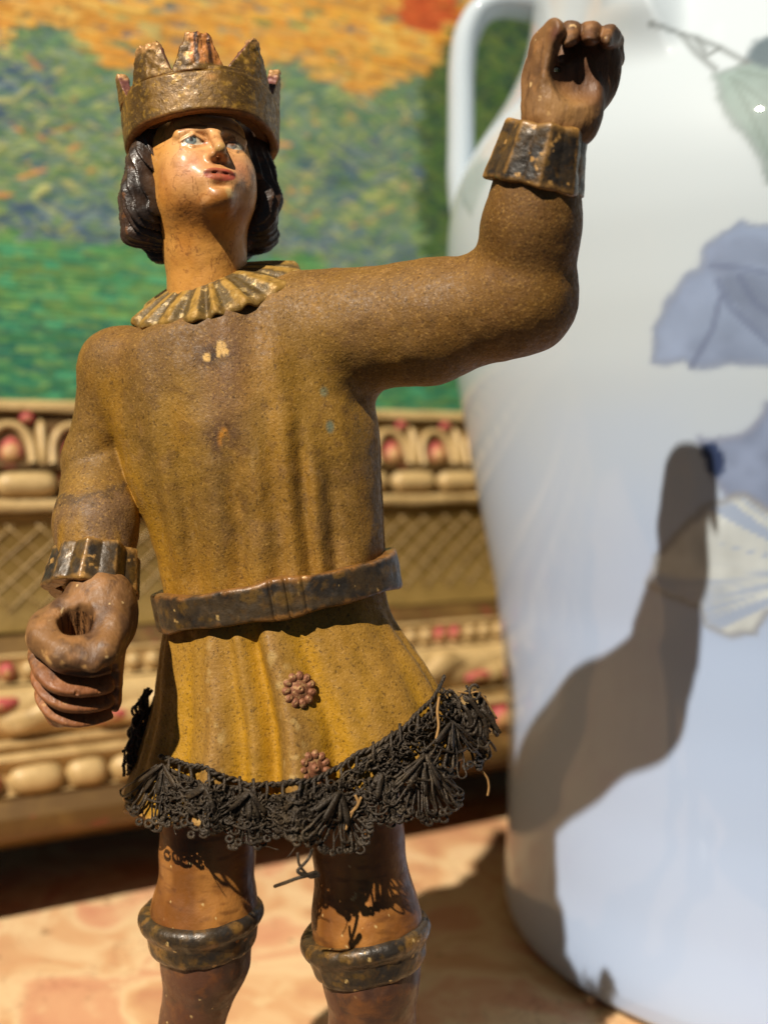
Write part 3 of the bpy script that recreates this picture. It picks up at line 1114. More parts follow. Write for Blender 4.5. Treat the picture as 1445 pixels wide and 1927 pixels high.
def head_col(V, N):
    q = fl(V)
    m = q.copy(); m[:, 0] = np.abs(q[:, 0])
    c = np.tile(lin((202, 142, 66)), (len(V), 1))
    n = fbm(V, 60, 3, 2)
    c = mixc(c, lin((188, 120, 44)), sstep(.42, .7, n) * .7)
    # rosier, paler face paint over eyes, cheeks and mouth
    face = sstep(112, 60, np.hypot((q[:, 0] - 2) / 1.0, (q[:, 1] + 24) / 1.05)) * sstep(40, 80, q[:, 2])
    c = mixc(c, lin((212, 158, 104)), face * .8)
    ch = np.exp(-(((m[:, 0] - 44) / 26) ** 2 + ((q[:, 1] + 44) / 24) ** 2)) * (q[:, 2] > 40)
    c = mixc(c, lin((204, 130, 98)), ch * .6)
    # varnish browning under the jaw
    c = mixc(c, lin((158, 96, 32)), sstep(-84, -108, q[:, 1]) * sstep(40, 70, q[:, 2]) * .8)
    fr = q[:, 2] > 60
    # brows
    bl = np.abs(q[:, 1] - (38 - ((m[:, 0] - 36) / 20) ** 2 * 5)) + (m[:, 0] < 14) * 50 + (m[:, 0] > 62) * 50
    c = mixc(c, lin((110, 62, 32)), sstep(6, 1.5, bl) * fr * .75)
    # eyes
    ex = (m[:, 0] - 37.5) / 19; ey = (q[:, 1] - 7.8) / 8.6
    er = np.hypot(ex, ey * (1 + .5 * np.abs(ex)))
    eye = sstep(1.05, .85, er) * fr
    c = mixc(c, lin((206, 196, 170)), eye)
    for sg in (-1, 1):
        ir = np.hypot(q[:, 0] - (sg * 37.5 - 5), q[:, 1] - 10)
        msk = (np.sign(q[:, 0]) == sg) * eye
        c = mixc(c, lin((118, 130, 128)), sstep(10.0, 8.4, ir) * msk)
        c = mixc(c, lin((44, 58, 66)), np.exp(-((ir - 9) / 1.3) ** 2) * msk * .8)
        c = mixc(c, lin((14, 14, 16)), sstep(5.0, 3.6, ir) * msk)
        c = mixc(c, lin((220, 226, 230)), sstep(2.2, 1.2, np.hypot(q[:, 0] - (sg * 37.5 - 8), q[:, 1] - 14)) * msk)
    lid = np.exp(-((er - 1.02) / .12) ** 2) * (ey > -.15) * fr
    c = mixc(c, lin((64, 40, 28)), lid * .8)
    low = np.exp(-((er - 1.04) / .12) ** 2) * (ey <= -.15) * fr
    c = mixc(c, lin((150, 86, 64)), low * .6)
    crn = np.exp(-(((m[:, 0] - 15) / 4) ** 2 + ((q[:, 1] - 6) / 4) ** 2)) * fr
    c = mixc(c, lin((176, 84, 66)), crn * .7)
    # lips
    l1 = ((q[:, 0]) / 30) ** 2 + ((q[:, 1] + 65.5 + .012 * q[:, 0] ** 2 * 0) / 13.5) ** 2
    lipm = sstep(1.05, .75, l1) * (q[:, 2] > 80)
    c = mixc(c, lin((170, 66, 56)), lipm * .9)
    c = mixc(c, lin((72, 22, 18)), np.exp(-((q[:, 1] + 63) / 2.6) ** 2) * (m[:, 0] < 30) * (q[:, 2] > 80) * .85)
    nos = np.exp(-(((m[:, 0] - 8) / 4) ** 2 + ((q[:, 1] + 41) / 3.5) ** 2)) * fr
    c = mixc(c, lin((120, 44, 30)), nos * .7)
    # chips: bare ground on nose tip and chin
    c = mixc(c, lin((190, 156, 92)), sstep(15, 9, np.linalg.norm(q - np.array([1, -26, 150]), axis=1) + (fbm(V, 7, 2, 78) - .5) * 14) * .9)
    c = mixc(c, lin((190, 158, 100)), sstep(13, 8, np.linalg.norm(q - np.array([14, -99, 110]), axis=1) + (fbm(V, 7, 2, 77) - .5) * 10) * .8)
    c = mixc(c, lin((196, 140, 84)), sstep(15, 9, np.linalg.norm((q - np.array([-28, -107, 100])) / np.array([1, .45, 1]), axis=1) + (fbm(V, 6, 2, 79) - .5) * 10))
    # hairline craquelure and rubbed-in dirt
    cq = np.abs(fbm(V * np.array([1, 1, .55]), 26, 4, 23) - .5)
    c = mixc(c, lin((120, 72, 34)), sstep(.016, .003, cq) * .6)
    # flaked patches
    n2 = fbm(V, 14, 3, 21)
    c = mixc(c, lin((120, 70, 34)), sstep(.74, .80, n2) * .4)
    return c


head = sdf_obj('head', head_sdf, HC - np.array([150, 185, 300]), HC + np.array([150, 160, 150]), 2.0, M['flesh'], king, head_col,
               disp=lambda V: (fbm(V, 45, 2, 1) - .5) * 3.0)


# hair -------------------------------------------------------------
def hair_sdf(P):
    q = hl(P)
    d = ellip(q, (0, 30, -34), (118, 118, 108))
    # side locks: two masses that bulge and curl under
    for sg in (-1, 1):
        x = 1.0 if sg < 0 else 1.0
        ox = 0 if sg < 0 else -10
        lk = chain(q, [((sg * 98, 62, 10), 26), ((sg * 112 + ox, 5, 0), 28), ((sg * 119 + ox, -52, -4), 32), ((sg * 110 + ox, -92, -8), 28), ((sg * 88 + ox, -106, -16), 18)], 20)
        lk = smin(lk, chain(q, [((sg * 100, 40, -40), 34), ((sg * 113 + ox, -50, -50), 36), ((sg * 114 + ox, -100, -46), 36), ((sg * 84 + ox, -122, -40), 24)], 16), 12)
        lk = smin(lk, chain(q, [((sg * 70, 20, -90), 46), ((sg * 86 + ox, -66, -94), 40), ((sg * 76 + ox, -122, -80), 30)], 16), 12)
        d = smin(d, lk, 20)
    d = smin(d, ellip(q, (0, -70, -100), (92, 84, 46)), 24)
    # strand grooves running down with a wave
    a = np.arctan2(q[:, 0], q[:, 2] + 30)
    w = np.sin(a * 26 + .035 * q[:, 1] + 1.2 * np.sin(q[:, 1] * .03))
    low = sstep(60, 10, q[:, 1])
    d = d - 3.2 * (1 - 2 * np.abs(w)) * low - 1.5 * np.sin(a * 58 + .06 * q[:, 1] + 2 * np.sin(q[:, 1] * .04)) * low
    # curls at the tips
    d = d - 3.0 * np.sin(q[:, 1] * .12 + a * 5) * sstep(-60, -110, q[:, 1])
    # carve the face opening and the neck
    d = smax(d, -ellip(q, (0, -30, 92), (92, 150, 92)), 8)
    d = smax(d, q[:, 1] - 120, 6)
    return d


def hair_col(V, N):
    n = fbm(V, 40, 3, 6)
    c = np.tile(lin((62, 44, 32)), (len(V), 1))
    c = mixc(c, lin((38, 28, 22)), sstep(.4, .7, n))
    c = mixc(c, lin((120, 78, 44)), sstep(.72, .76, fbm(V, 18, 3, 31)) * .7)
    return c


sdf_obj('hair', hair_sdf, HC - np.array([205, 190, 215]), HC + np.array([225, 215, 165]), 2.4, M['hair'], king, hair_col)


# crown ------------------------------------------------------------
CR_U0, CR_U1 = 46.0, 124.0
pts_def = [  # angle around (0 = front of the face, + = image right), half width, height, top blunt, tip jitter
    (-0.86, 46, 62, 24, 2), (-0.20, 46, 66, 20, 0), (0.52, 54, 80, 7, 4), (1.24, 38, 72, 5, -2),
    (-1.62, 36, 60, 8, 0), (2.05, 42, 66, 6, 0), (2.85, 42, 66, 6, 0), (-2.45, 42, 66, 6, 0)]


def crR(u):
    return 136 + (u - CR_U0) * .09


def crown_band_sdf(P):
    q = hl(P)
    rad = np.hypot(q[:, 0], (q[:, 2] + 6) / 1.0)
    a = np.arctan2(q[:, 0], q[:, 2] + 6)
    u = q[:, 1]
    R = crR(u) + 1.5 * np.sin(a * 5) + 3 * np.sin(a * 2 + 1)
    u0 = CR_U0 + 3 * np.sin(a * 3 + .5); u1 = CR_U1 + 3 * np.sin(a * 4)
    d = smax(np.abs(rad - R) - 9.5, np.maximum(u0 - u, u - u1), 7)
    # inner lining shelf down to the head
    d = smin(d, np.maximum(np.maximum(rad - R, 104 - rad), np.maximum(u0 + 12 - u, u - u0 - 22)), 5)
    # upper lip where the points start, set back a little
    d2 = smax(np.abs(rad - R + 4) - 8, np.maximum(u1 - 12 - u, u - u1 - 10), 3)
    return smin(d, d2, 3)


def crown_point_sdf(k):
    a0, hw_, ht, blunt, tj = pts_def[k]

    def f(P):
        q = hl(P)
        rad = np.hypot(q[:, 0], q[:, 2] + 6)
        a = np.arctan2(q[:, 0], q[:, 2] + 6) - a0
        a = (a + math.pi) % (2 * math.pi) - math.pi
        u = q[:, 1] - CR_U1 - 6
        R = crR(q[:, 1]) - 4
        w = a * R - tj * u / ht
        half = blunt + (hw_ - blunt) * np.clip(1 - u / ht, 0, 1.2) ** 1.05
        side = (np.abs(w) - half) * .8
        # facetted front: thicker in the middle
        th = 12 - 5 * np.clip(np.abs(w) / hw_, 0, 1)
        d = smax(smax(np.abs(rad - R) - th, side, 3), np.maximum(-8 - u, u - ht - 2 * np.sin(w * .35 + k) - 1.5 * np.sin(w * .9)), 4)
        return d
    return f


def gold_col(V, N):
    n = fbm(V, 46, 3, 11)
    c = np.tile(lin((116, 84, 32)), (len(V), 1))
    c = mixc(c, lin((74, 53, 22)), sstep(.42, .66, n) * .8)
    c = mixc(c, lin((196, 150, 54)), sstep(.56, .74, fbm(V, 8, 3, 12)) * .4)
    return c


def crown_col(V, N):
    q = hl(V)
    c = gold_col(V, N)
    rad = np.hypot(q[:, 0], q[:, 2] + 6)
    inner = sstep(2, -4, rad - (crR(q[:, 1]) - 5))
    c = mixc(c, lin((104, 62, 58)), inner * (q[:, 1] > CR_U1 - 20) * .95)
    # purple-brown lining shows on the cut edges of the points
    tg = np.stack([q[:, 2] + 6, 0 * rad, -q[:, 0]], 1) / rad[:, None]
    lat = np.abs(((N @ HB) * tg).sum(1))
    c = mixc(c, lin((112, 66, 62)), sstep(.45, .75, lat) * (q[:, 1] > CR_U1 + 2) * .9)
    # underside: bare brown wood
    c = mixc(c, lin((132, 82, 34)), sstep(.2, .6, -(N @ HU)) * .9)
    c = mixc(c, lin((186, 134, 74)), np.exp(-(((q[:, 0] + 8) / 9) ** 2 + ((q[:, 1] - 108) / 6) ** 2)) * (q[:, 2] > 90))
    return c


def point_col(k):
    a0, hw_, ht, blunt, tj = pts_def[k]

    def f(V, N):
        c = crown_col(V, N)
        q = hl(V)
        u = q[:, 1] - CR_U1
        a = np.arctan2(q[:, 0], q[:, 2] + 6)
        n = fbm(V, 10, 2, 5)
        tip = sstep(ht - 14, ht - 2, u + (n - .5) * 18)
        c = mixc(c, lin((188, 140, 84)), tip * .85)
        if k == 1:   # the broken one: raw split wood with dark cracks
            w = (a - a0) * 145
            raw = sstep(-16, -8, w + (n - .5) * 12) * sstep(8, 16, u + (n - .5) * 8)
            g = fbm(np.stack([w * 1.0, u * .06, 0 * u], 1), 3.2, 3, 14)
            wood = mixc(np.tile(lin((186, 118, 58)), (len(V), 1)), lin((70, 34, 14)), sstep(.5, .68, g))
            wood = mixc(wood, lin((40, 18, 8)), np.exp(-((w - 0 + 2 * np.sin(u * .2)) / 2.0) ** 2))
            c = c * (1 - raw[:, None]) + wood * raw[:, None]
        return c
    return f


band = sdf_obj('crown', crown_band_sdf, HC - np.array([190, 190, -10]), HC + np.array([170, 190, 205]), 2.4, M['gold'], king, crown_col,
               disp=lambda V: (fbm(V, 30, 2, 8) - .5) * 3.5)
for k, (a0, hw_, ht, bl_, tj) in enumerate(pts_def):
    R = 148
    c = hw(R * math.sin(a0), CR_U1 + 40, R * math.cos(a0) - 6)
    ext = np.array([68, 68, 74])
    sdf_obj('crown_point', crown_point_sdf(k), c - ext, c + ext, 2.2, M['gold'], band, point_col(k),
            disp=(lambda V: (fbm(V, 9, 2, 8) - .5) * (3 + 6 * sstep(30, 70, hl(V)[:, 1] - CR_U1))))


# collar -----------------------------------------------------------
CC = np.array([404.0, -2.0, 262.0])
cr_, cu_, cf_ = frame_of((-0.27, -0.36, 0.90))
CBs = np.stack([cr_, cu_, cf_], 1)


def collar_sdf(P):
    q = (P - CC) @ CBs
    a = np.arctan2(q[:, 0], q[:, 2])
    rad = np.hypot(q[:, 0], q[:, 2] / .86)
    t = np.clip((rad - 66) / 100, 0, 1.2)
    fl = np.sin(a * 15 + 1.5 * np.sin(a * 2 + .6) + .7 * np.sin(a * 5))
    h = 14 - 38 * t ** 1.3 + 7.0 * t * fl + 2.5 * t * np.sin(a * 31 + 1)
    rout = 166 + 5 * fl + 4 * np.sin(a * 2)
    d = np.abs(q[:, 1] - h) * .8 - 5.5
    d = smax(d, rad - rout, 8)
    d = smax(d, 58 - rad, 4)
    return d


def collar_col(V, N):
    q = (V - CC) @ CBs
    a = np.arctan2(q[:, 0], q[:, 2])
    fl_ = np.sin(a * 15 + 1.5 * np.sin(a * 2 + .6) + .7 * np.sin(a * 5))
    rad = np.hypot(q[:, 0], q[:, 2] / .86)
    n = fbm(V, 16, 3, 7)
    c = np.tile(lin((92, 74, 40)), (len(V), 1))
    # gilding rubbed bright on the crests and the rim, grime left between
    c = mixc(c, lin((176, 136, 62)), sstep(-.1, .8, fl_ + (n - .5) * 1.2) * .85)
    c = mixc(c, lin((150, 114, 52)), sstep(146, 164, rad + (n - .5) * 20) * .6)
    c = mixc(c, lin((206, 176, 118)), sstep(.66, .74, fbm(V, 10, 3, 9)) * .6)
    return c


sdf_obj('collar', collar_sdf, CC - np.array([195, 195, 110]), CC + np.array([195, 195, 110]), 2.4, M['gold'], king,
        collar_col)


# tunic ------------------------------------------------------------
def table(py, vals, sm=22):
    z = 800 - np.asarray(py, float)[::-1]
    v = np.asarray(vals, float)[::-1]
    zz = np.linspace(z[0] - 100, z[-1] + 100, 600)
    t = np.interp(zz, z, v)
    k = np.exp(-.5 * (np.arange(-80, 81) * (zz[1] - zz[0]) / sm) ** 2); k /= k.sum()
    t = np.convolve(np.pad(t, 80, mode='edge'), k, 'valid')
    return lambda q: np.interp(q, zz, t)


_py = [520, 560, 600, 640, 700, 800, 900, 1000, 1100, 1180]
t_cx = table(_py, [415, 415, 418, 424, 440, 463, 480, 503, 521, 528])
t_a = table(_py, [130, 172, 205, 226, 246, 252, 238, 219, 208, 208])
t_b = table(_py, [90, 108, 122, 134, 148, 156, 150, 142, 138, 140])

L_SH, L_EL, L_FO, L_WR = Q(222, 690, 6), Q(184, 870, 22), Q(182, 985, -48), Q(180, 1068, -88)
R_SH, R_UP, R_EL, R_FO, R_WR = Q(590, 632, 2), Q(800, 607, -64), Q(978, 562, -136), Q(1000, 420, -192), Q(1018, 318, -222)


def tunic_sdf(P):
    x, y, z = P[:, 0], P[:, 1], P[:, 2]
    cx, a, b = t_cx(z), t_a(z), t_b(z)
    d = ell2(x - cx, y, a, b)
    # front facet along the left flank
    th = np.arctan2(x - cx, -y)
    # carved drapery folds on the front
    g = np.zeros(len(P))
    low = sstep(60, -160, z)
    for xt, xb, dep, wd, up in ((352, 398, 8, 16, -40), (452, 478, 7, 18, -70), (572, 598, 13, 14, 10), (615, 640, 8, 14, -80), (300, 344, 6, 13, -60), (522, 540, 5, 17, -60)):
        xc = np.interp(z, [-300, 0], [xb, xt])
        g += dep * np.exp(-((x - xc) / wd) ** 2) * sstep(up + 60, up - 90, z)
        g -= dep * .7 * np.exp(-((x - xc + wd * 2.0) / (wd * 1.3)) ** 2) * sstep(up + 60, up - 90, z)
    # soft hollows and ridges on the chest
    g += 5 * np.exp(-((x - 400) / 34) ** 2) * sstep(-40, 60, z) - 6 * np.exp(-((x - 440) / 26) ** 2) * sstep(-60, 60, z)
    g -= 7 * np.exp(-((x - 530) / 22) ** 2 - ((z - 150) / 90) ** 2)
    g += 6 * np.exp(-((x - 575) / 18) ** 2 - ((z - 160) / 120) ** 2)
    g += 2.6 * np.sin(x * .075 + .006 * z + 1.4 * np.sin(z * .011)) * sstep(190, 60, z)
    d = d + g * (y < 0) * 1.0
    # shoulder top
    d = smax(d, z - (190 + .34 * (x - 330)), 40)
    la = chain(P, [(L_SH, 64), (L_EL, 63), (L_FO, 72), (L_WR, 66)], 26)
    la = la + 4 * np.exp(-((z + 60 - .5 * (x - 180)) / 16) ** 2)
    d = smin(d, sphere(P, Q(232, 690, 4), 70), 44)
    d = np.where(z > 60, smin(d, la, 40), smin(d, la, 40 - 34 * sstep(60, -40, z) + 0))
    ra = chain(P, [(R_SH, 124), (R_UP, 107), (R_EL, 93), (R_FO, 78), (R_WR, 70)], 34)
    el = np.exp(-((np.linalg.norm(P - Q(905, 480, -220), axis=1)) / 34) ** 2)
    ra = ra + 5 * el
    d = smin(d, ra, 42)
    d = np.maximum(d, -(z + 318 - .17 * (x - 520)))
    return d


# print marks in u on the tunic front, placed by eye on the chest
def spot(V, px, py, r, ry=None, y=-140):
    c = Q(px, py, y)
    ry = ry or r
    return np.exp(-(((V[:, 0] - c[0]) / r) ** 2 + ((V[:, 2] - c[2]) / ry) ** 2)) * (V[:, 1] < -40)


def cloth_base(V, N):
    n1 = fbm(V, 150, 3, 41)
    n2 = fbm(V * np.array([1, 1, .35]), 46, 3, 44)
    n3 = fbm(V, 16, 2, 47)
    c = np.tile(lin((136, 100, 34)), (len(V), 1))
    c = mixc(c, lin((110, 80, 34)), sstep(.38, .62, n1) * .7)
    c = mixc(c, lin((160, 112, 24)), sstep(.50, .70, n2) * .38)
    c = mixc(c, lin((86, 56, 30)), sstep(.60, .75, n3) * .35)
    return c, n1, n2, n3


def tunic_col(V, N):
    c, n1, n2, n3 = cloth_base(V, N)
    x, y, z = V.T
    # the dye survives along the left flank, low folds and inner arm
    tha = np.arctan2(x - t_cx(z), -y * 1.5)
    flank = sstep(-.75, -1.25, tha + (n1 - .5) * .5) * sstep(160, -60, z) * sstep(-4, 10, x - (t_cx(z) - t_a(z)))
    c = mixc(c, lin((178, 128, 22)), flank * .8)
    c = mixc(c, lin((146, 102, 30)), sstep(-60, -300, z + (n1 - .5) * 200) * .45)
    # browned, rubbed chest and raised arm
    c = mixc(c, lin((104, 72, 38)), sstep(20, 200, z + (n1 - .5) * 240) * .5)
    c = mixc(c, lin((104, 68, 28)), sstep(760, 900, x + (n1 - .5) * 160) * .45)
    c = mixc(c, lin((98, 68, 60)), spot(V, 425, 715, 50, 110) * .55)
    # traces of two lost buttons
    c = mixc(c, lin((50, 34, 26)), np.clip(spot(V, 405, 668, 28, 22) * 1.2, 0, 1) * sstep(.3, .5, n3))
    for p, q_, r, ry in ((415, 655, 10, 16), (388, 672, 10, 9), (424, 664, 7, 10)):
        c = mixc(c, lin((206, 164, 96)), sstep(.35, .6, spot(V, p, q_, r, ry) + (fbm(V, 7, 2, 57) - .5) * .9))
    c = mixc(c, lin((62, 40, 40)), spot(V, 420, 828, 32, 34) * .75 * sstep(.2, .5, n3))
    c = mixc(c, lin((190, 126, 44)), sstep(.35, .7, spot(V, 424, 828, 12, 26)) * sstep(.34, .5, n3))
    sc_ = np.abs(fbm(V * np.array([1, 1, .12]), 30, 3, 131) - .5)
    c = mixc(c, lin((150, 118, 70)), sstep(.012, .003, sc_) * sstep(.5, .6, fbm(V, 60, 2, 133)) * .4)
    c = mixc(c, lin((150, 112, 62)), sstep(.62, .72, fbm(V, 90, 3, 135)) * sstep(.45, .62, n3) * .35)
    # small verdigris spots
    c = mixc(c, lin((96, 116, 96)), sstep(.3, .8, spot(V, 608, 736, 9, 11)) * .6)
    c = mixc(c, lin((84, 110, 100)), sstep(.3, .8, spot(V, 620, 803, 9, 14)) * .7)
    c = mixc(c, lin((44, 26, 26)), sstep(.3, .8, np.exp(-(np.linalg.norm(V - Q(948, 366, -270), axis=1) / 11) ** 2)) * .7)
    # lower left sleeve rubbed down to grey-brown ground
    w = sstep(-110, -150, z + (n3 - .5) * 50 - .2 * (x - 180)) * (x < 300)
    w2 = sstep(290, 270, x)
    c = mixc(c, lin((112, 84, 58)), w * w2 * sstep(.62, .40, n2) * .9)
    c = mixc(c, lin((60, 46, 36)), np.exp(-((z + 128 - .2 * (x - 180) + (n3 - .5) * 40) / 10) ** 2) * (x < 250) * .7)
    return c


tunic = sdf_obj('tunic', tunic_sdf, (70, -315, -378), (1125, 185, 560), 3.6, M['flock'], king, tunic_col,
                disp=lambda V: (fbm(V, 55, 3, 51) - .5) * 7)

# skirt ------------------------------------------------------------
_ps = [1080, 1130, 1180, 1250, 1330, 1430, 1500, 1560, 1640]
s_cx = table(_ps, [521, 524, 530, 552, 572, 576, 574, 572, 570], 30)
s_a = table(_ps, [196, 202, 216, 250, 274, 306, 328, 342, 356], 30)
s_b = table(_ps, [130, 134, 142, 158, 176, 198, 212, 222, 232], 30)


def hem_z(x):
    return -664 + .165 * (x - 560)


def skirt_wave(th, z):
    A = sstep(-315, -400, z) * 11 + sstep(-400, -700, z) * 14 + .8
    t2 = th + .08 * np.sin(th * 5 + 1)
    A = A * (.72 + .5 * np.sin(th * 3.3 + 1.9))
    return A * (np.sin(t2 * 10 + .9) * .7 + np.sin(t2 * 17 + 2.1 + .004 * z) * .5 + .25 * np.sin(th * 29 + .006 * z))


def skirt_sdf(P):
    x, y, z = P[:, 0], P[:, 1], P[:, 2]
    cx, a, b = s_cx(z), s_a(z), s_b(z)
    th = np.arctan2((x - cx) / a, -y / b)
    d0 = ell2(x - cx, y, a, b)
    d = d0 - skirt_wave(th, z)
    hz = hem_z(x) + 7 * np.sin(th * 10 + .9) + 3 * np.sin(th * 23)
    d = smax(d, hz - z, 12)
    d = smax(d, z + 318 - .17 * (x - 520), 5)
    # hollow under the hem
    inner = smax(d0 + 30, z - (hem_z(x) + 120), 20)
    return smax(d, -inner, 6)


def skirt_col(V, N):
    c, n1, n2, n3 = cloth_base(V, N)
    x, y, z = V.T
    th = np.arctan2((x - s_cx(z)) / s_a(z), -y / s_b(z))
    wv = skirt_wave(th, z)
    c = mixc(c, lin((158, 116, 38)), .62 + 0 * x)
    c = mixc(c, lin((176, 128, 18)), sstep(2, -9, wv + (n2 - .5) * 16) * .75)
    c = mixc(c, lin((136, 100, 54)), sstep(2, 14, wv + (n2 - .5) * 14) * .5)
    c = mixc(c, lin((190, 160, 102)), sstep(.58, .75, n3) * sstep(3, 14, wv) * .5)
    # chipped wood along the hem
    e = hem_z(x) + 7 * np.sin(th * 10 + .9)
    c = mixc(c, lin((196, 146, 84)), sstep(26, 6, z - e + (n3 - .5) * 22) * .8)
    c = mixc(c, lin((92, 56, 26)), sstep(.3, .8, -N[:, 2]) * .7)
    return c


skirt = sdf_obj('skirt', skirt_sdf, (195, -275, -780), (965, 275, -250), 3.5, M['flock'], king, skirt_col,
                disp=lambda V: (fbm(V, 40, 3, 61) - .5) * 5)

# belt -------------------------------------------------------------
BC = np.array([522.0, 0, -309.0])
br_, bu_, bf_ = frame_of((-0.175, 0.02, 0.985))
BB = np.stack([br_, bu_, bf_], 1)


def belt_sdf(P):
    q = (P - BC) @ BB
    a = np.arctan2(q[:, 0], q[:, 2])
    R = ell2(q[:, 0], q[:, 2], 221 + 0 * a, 152 + 0 * a)
    h = 33 + 3 * np.sin(a * 4 + 1) + 2 * np.sin(a * 9)
    nick = 5 * np.exp(-((a - .22) / .02) ** 2) + 4 * np.exp(-((a - .40) / .025) ** 2) + 5 * np.exp(-((a - .05) / .02) ** 2)
    d = smax(np.abs(R + nick) - 13, np.abs(q[:, 1]) - h, 9)
    return d


def trim_col(V, N):
    n = fbm(V, 40, 3, 71)
    c = np.tile(lin((66, 52, 34)), (len(V), 1))
    c = mixc(c, lin((44, 38, 32)), sstep(.42, .62, n))
    c = mixc(c, lin((108, 80, 34)), sstep(.56, .72, fbm(V, 20, 3, 72)) * .7)
    return c


def belt_col(V, N):
    c = trim_col(V, N)
    q = (V - BC) @ BB
    n3 = fbm(V, 14, 3, 75)
    edge = sstep(22, 34, np.abs(q[:, 1]) + (n3 - .5) * 20)
    c = mixc(c, lin((150, 100, 44)), edge * .75)
    c = mixc(c, lin((206, 168, 104)), sstep(.80, .83, n3) * .8)
    return c


sdf_obj('belt', belt_sdf, BC - np.array([262, 190, 100]), BC + np.array([262, 190, 100]), 2.8, M['trim'], king, belt_col,
        disp=lambda V: (fbm(V, 26, 2, 76) - .5) * 4)


# cuffs ------------------------------------------------------------
def cuff(name, C, up, r_top, r_bot, hh, nfl, amp, sy, thick=13):
    r_, u_, f_ = frame_of(up)
    Bm = np.stack([r_, u_, f_], 1)
    C = np.asarray(C)

    def f(P):
        q = (P - C) @ Bm
        a = np.arctan2(q[:, 0], q[:, 2])
        t = np.clip((q[:, 1] + hh) / (2 * hh), 0, 1)
        R = r_bot + (r_top - r_bot) * t
        ph = a * nfl / (2 * math.pi)
        tri = np.abs((ph % 1) - .5) * 2          # facetted pleats
        R = R + amp * (tri - .5) + amp * .35 * np.sin(a * 3 + 1)
        rad = np.hypot(q[:, 0], q[:, 2] / sy)
        d = smax((rad - R) * .85, np.abs(q[:, 1]) - hh - 3 * tri - 2 * np.sin(a * 2), 7)
        return smax(d, -(rad - R + thick * 2.2), 3)

    def col(V, N):
        c = trim_col(V, N)
        q = (V - C) @ Bm
        a = np.arctan2(q[:, 0], q[:, 2])
        tri = np.abs(((a * nfl / (2 * math.pi)) % 1) - .5) * 2
        n3 = fbm(V, 15, 3, 81)
        c = mixc(c, lin((176, 130, 66)), sstep(.80, 1.0, tri + (n3 - .5) * .6) * .5)
        c = mixc(c, lin((180, 132, 66)), sstep(hh - 12, hh, np.abs(q[:, 1]) + (n3 - .5) * 16) * .6)
        c = mixc(c, lin((190, 144, 80)), sstep(.70, .73, n3) * .8)
        return c
    e = np.array([1, 1, 1]) * (max(r_top, r_bot) + amp + hh * .5 + 22)
    return sdf_obj(name, f, C - e, C + e, 2.2, M['trim'], king, col, disp=lambda V: (fbm(V, 18, 2, 83) - .5) * 2.5)


cuff('cuff', Q(178, 1074, -94), (0.05, 0.42, 0.9), 74, 84, 38, 9, 10, .95)
cuff('cuff', Q(1017, 296, -226), (0.20, -0.22, 0.97), 66, 84, 50, 8, 7, .95)


# hands ------------------------------------------------------------
def wood_col(V, N):
    n = fbm(V * np.array([1, 1, .5]), 34, 3, 91)
    c = np.tile(lin((130, 92, 54)), (len(V), 1))
    c = mixc(c, lin((88, 60, 38)), sstep(.40, .64, n) * .8)
    c = mixc(c, lin((160, 112, 66)), sstep(.58, .74, fbm(V, 22, 3, 92)) * .5)
    c = mixc(c, lin((206, 170, 116)), sstep(.79, .81, fbm(V, 13, 3, 95)) * .9)
    return c


# lowered fist: stacked fingers round a hole for a lost attribute
AX = np.array([0.10, -0.40, 0.90]); AX /= np.linalg.norm(AX)
_hr, _hu, _hf = frame_of(AX)
HBL = np.stack([_hr, _hu, _hf], 1)          # right, along the hole, towards the viewer
H1 = Q(150, 1182, -205)


def fist_sdf(P):
    q = (P - H1) @ HBL
    x, u, f = q.T
    t = np.clip((-u) / 150, -.3, 1.1)
    rx = 82 - 13 * np.clip(t, 0, 1) ** 1.3
    rf = 70 - 6 * np.clip(t, 0, 1)
    cxx = 10 * np.clip(t, 0, 1) - 3
    d = ell2(x - cxx, f - 2 - 20 * sstep(.15, .45, t), rx, rf)
    d = smax(d, np.abs(u + 66) - 82, 16)
    # grooves between the fingers, on the front and the left
    ang = np.arctan2(x - cxx, f)
    fr = sstep(1.25, .95, ang) * sstep(-2.6, -2.2, ang)
    for g, dep in ((-40, 16), (-75, 16), (-109, 15)):
        gu = u - g + .20 * (x + 10) + .08 * f
        d = d + dep * np.exp(-(gu / 6.0) ** 2) * fr
    d = d - 2.4 * np.cos(ang * 4 + .9) * fr * sstep(-30, -50, u)
    d = d - 3.0 * fr * np.cos((u + .20 * (x + 10) + 59) / 33 * 2 * math.pi) * (u < -40)
    # a vertical cut where the fingertips meet the palm
    d = d + 9 * np.exp(-((ang - 1.05) / .07) ** 2) * sstep(-34, -44, u) * (f > -10)
    # thumb lying over the top towards the front
    th = chain(P, [(Q(206, 1118, -158), 34), (Q(214, 1180, -205), 26), (Q(198, 1226, -250), 20), (Q(178, 1250, -268), 13)], 14)
    d = smin(d, th, 12)
    ix = chain(P, [(Q(122, 1148, -182), 25), (Q(86, 1198, -226), 26), (Q(116, 1234, -262), 21), (Q(160, 1242, -266), 17)], 14)
    d = smin(d, ix, 12)
    wr = chain(P, [(Q(180, 1082, -100), 46), (Q(180, 1120, -140), 47), (Q(176, 1165, -175), 46)], 18)
    d = smin(d, wr, 22)
    d = smin(d, ellip(P, Q(215, 1160, -150), (42, 45, 60)), 24)
    # hole
    hc = H1 + HBL @ np.array([-2, 0, 13])
    hole = rcone(P, hc - AX * 95, hc + AX * 120, 22, 34)
    hole = hole + .8 * np.sin(np.arctan2(x, f) * 7)
    d = smax(d, -hole, 6)
    return d


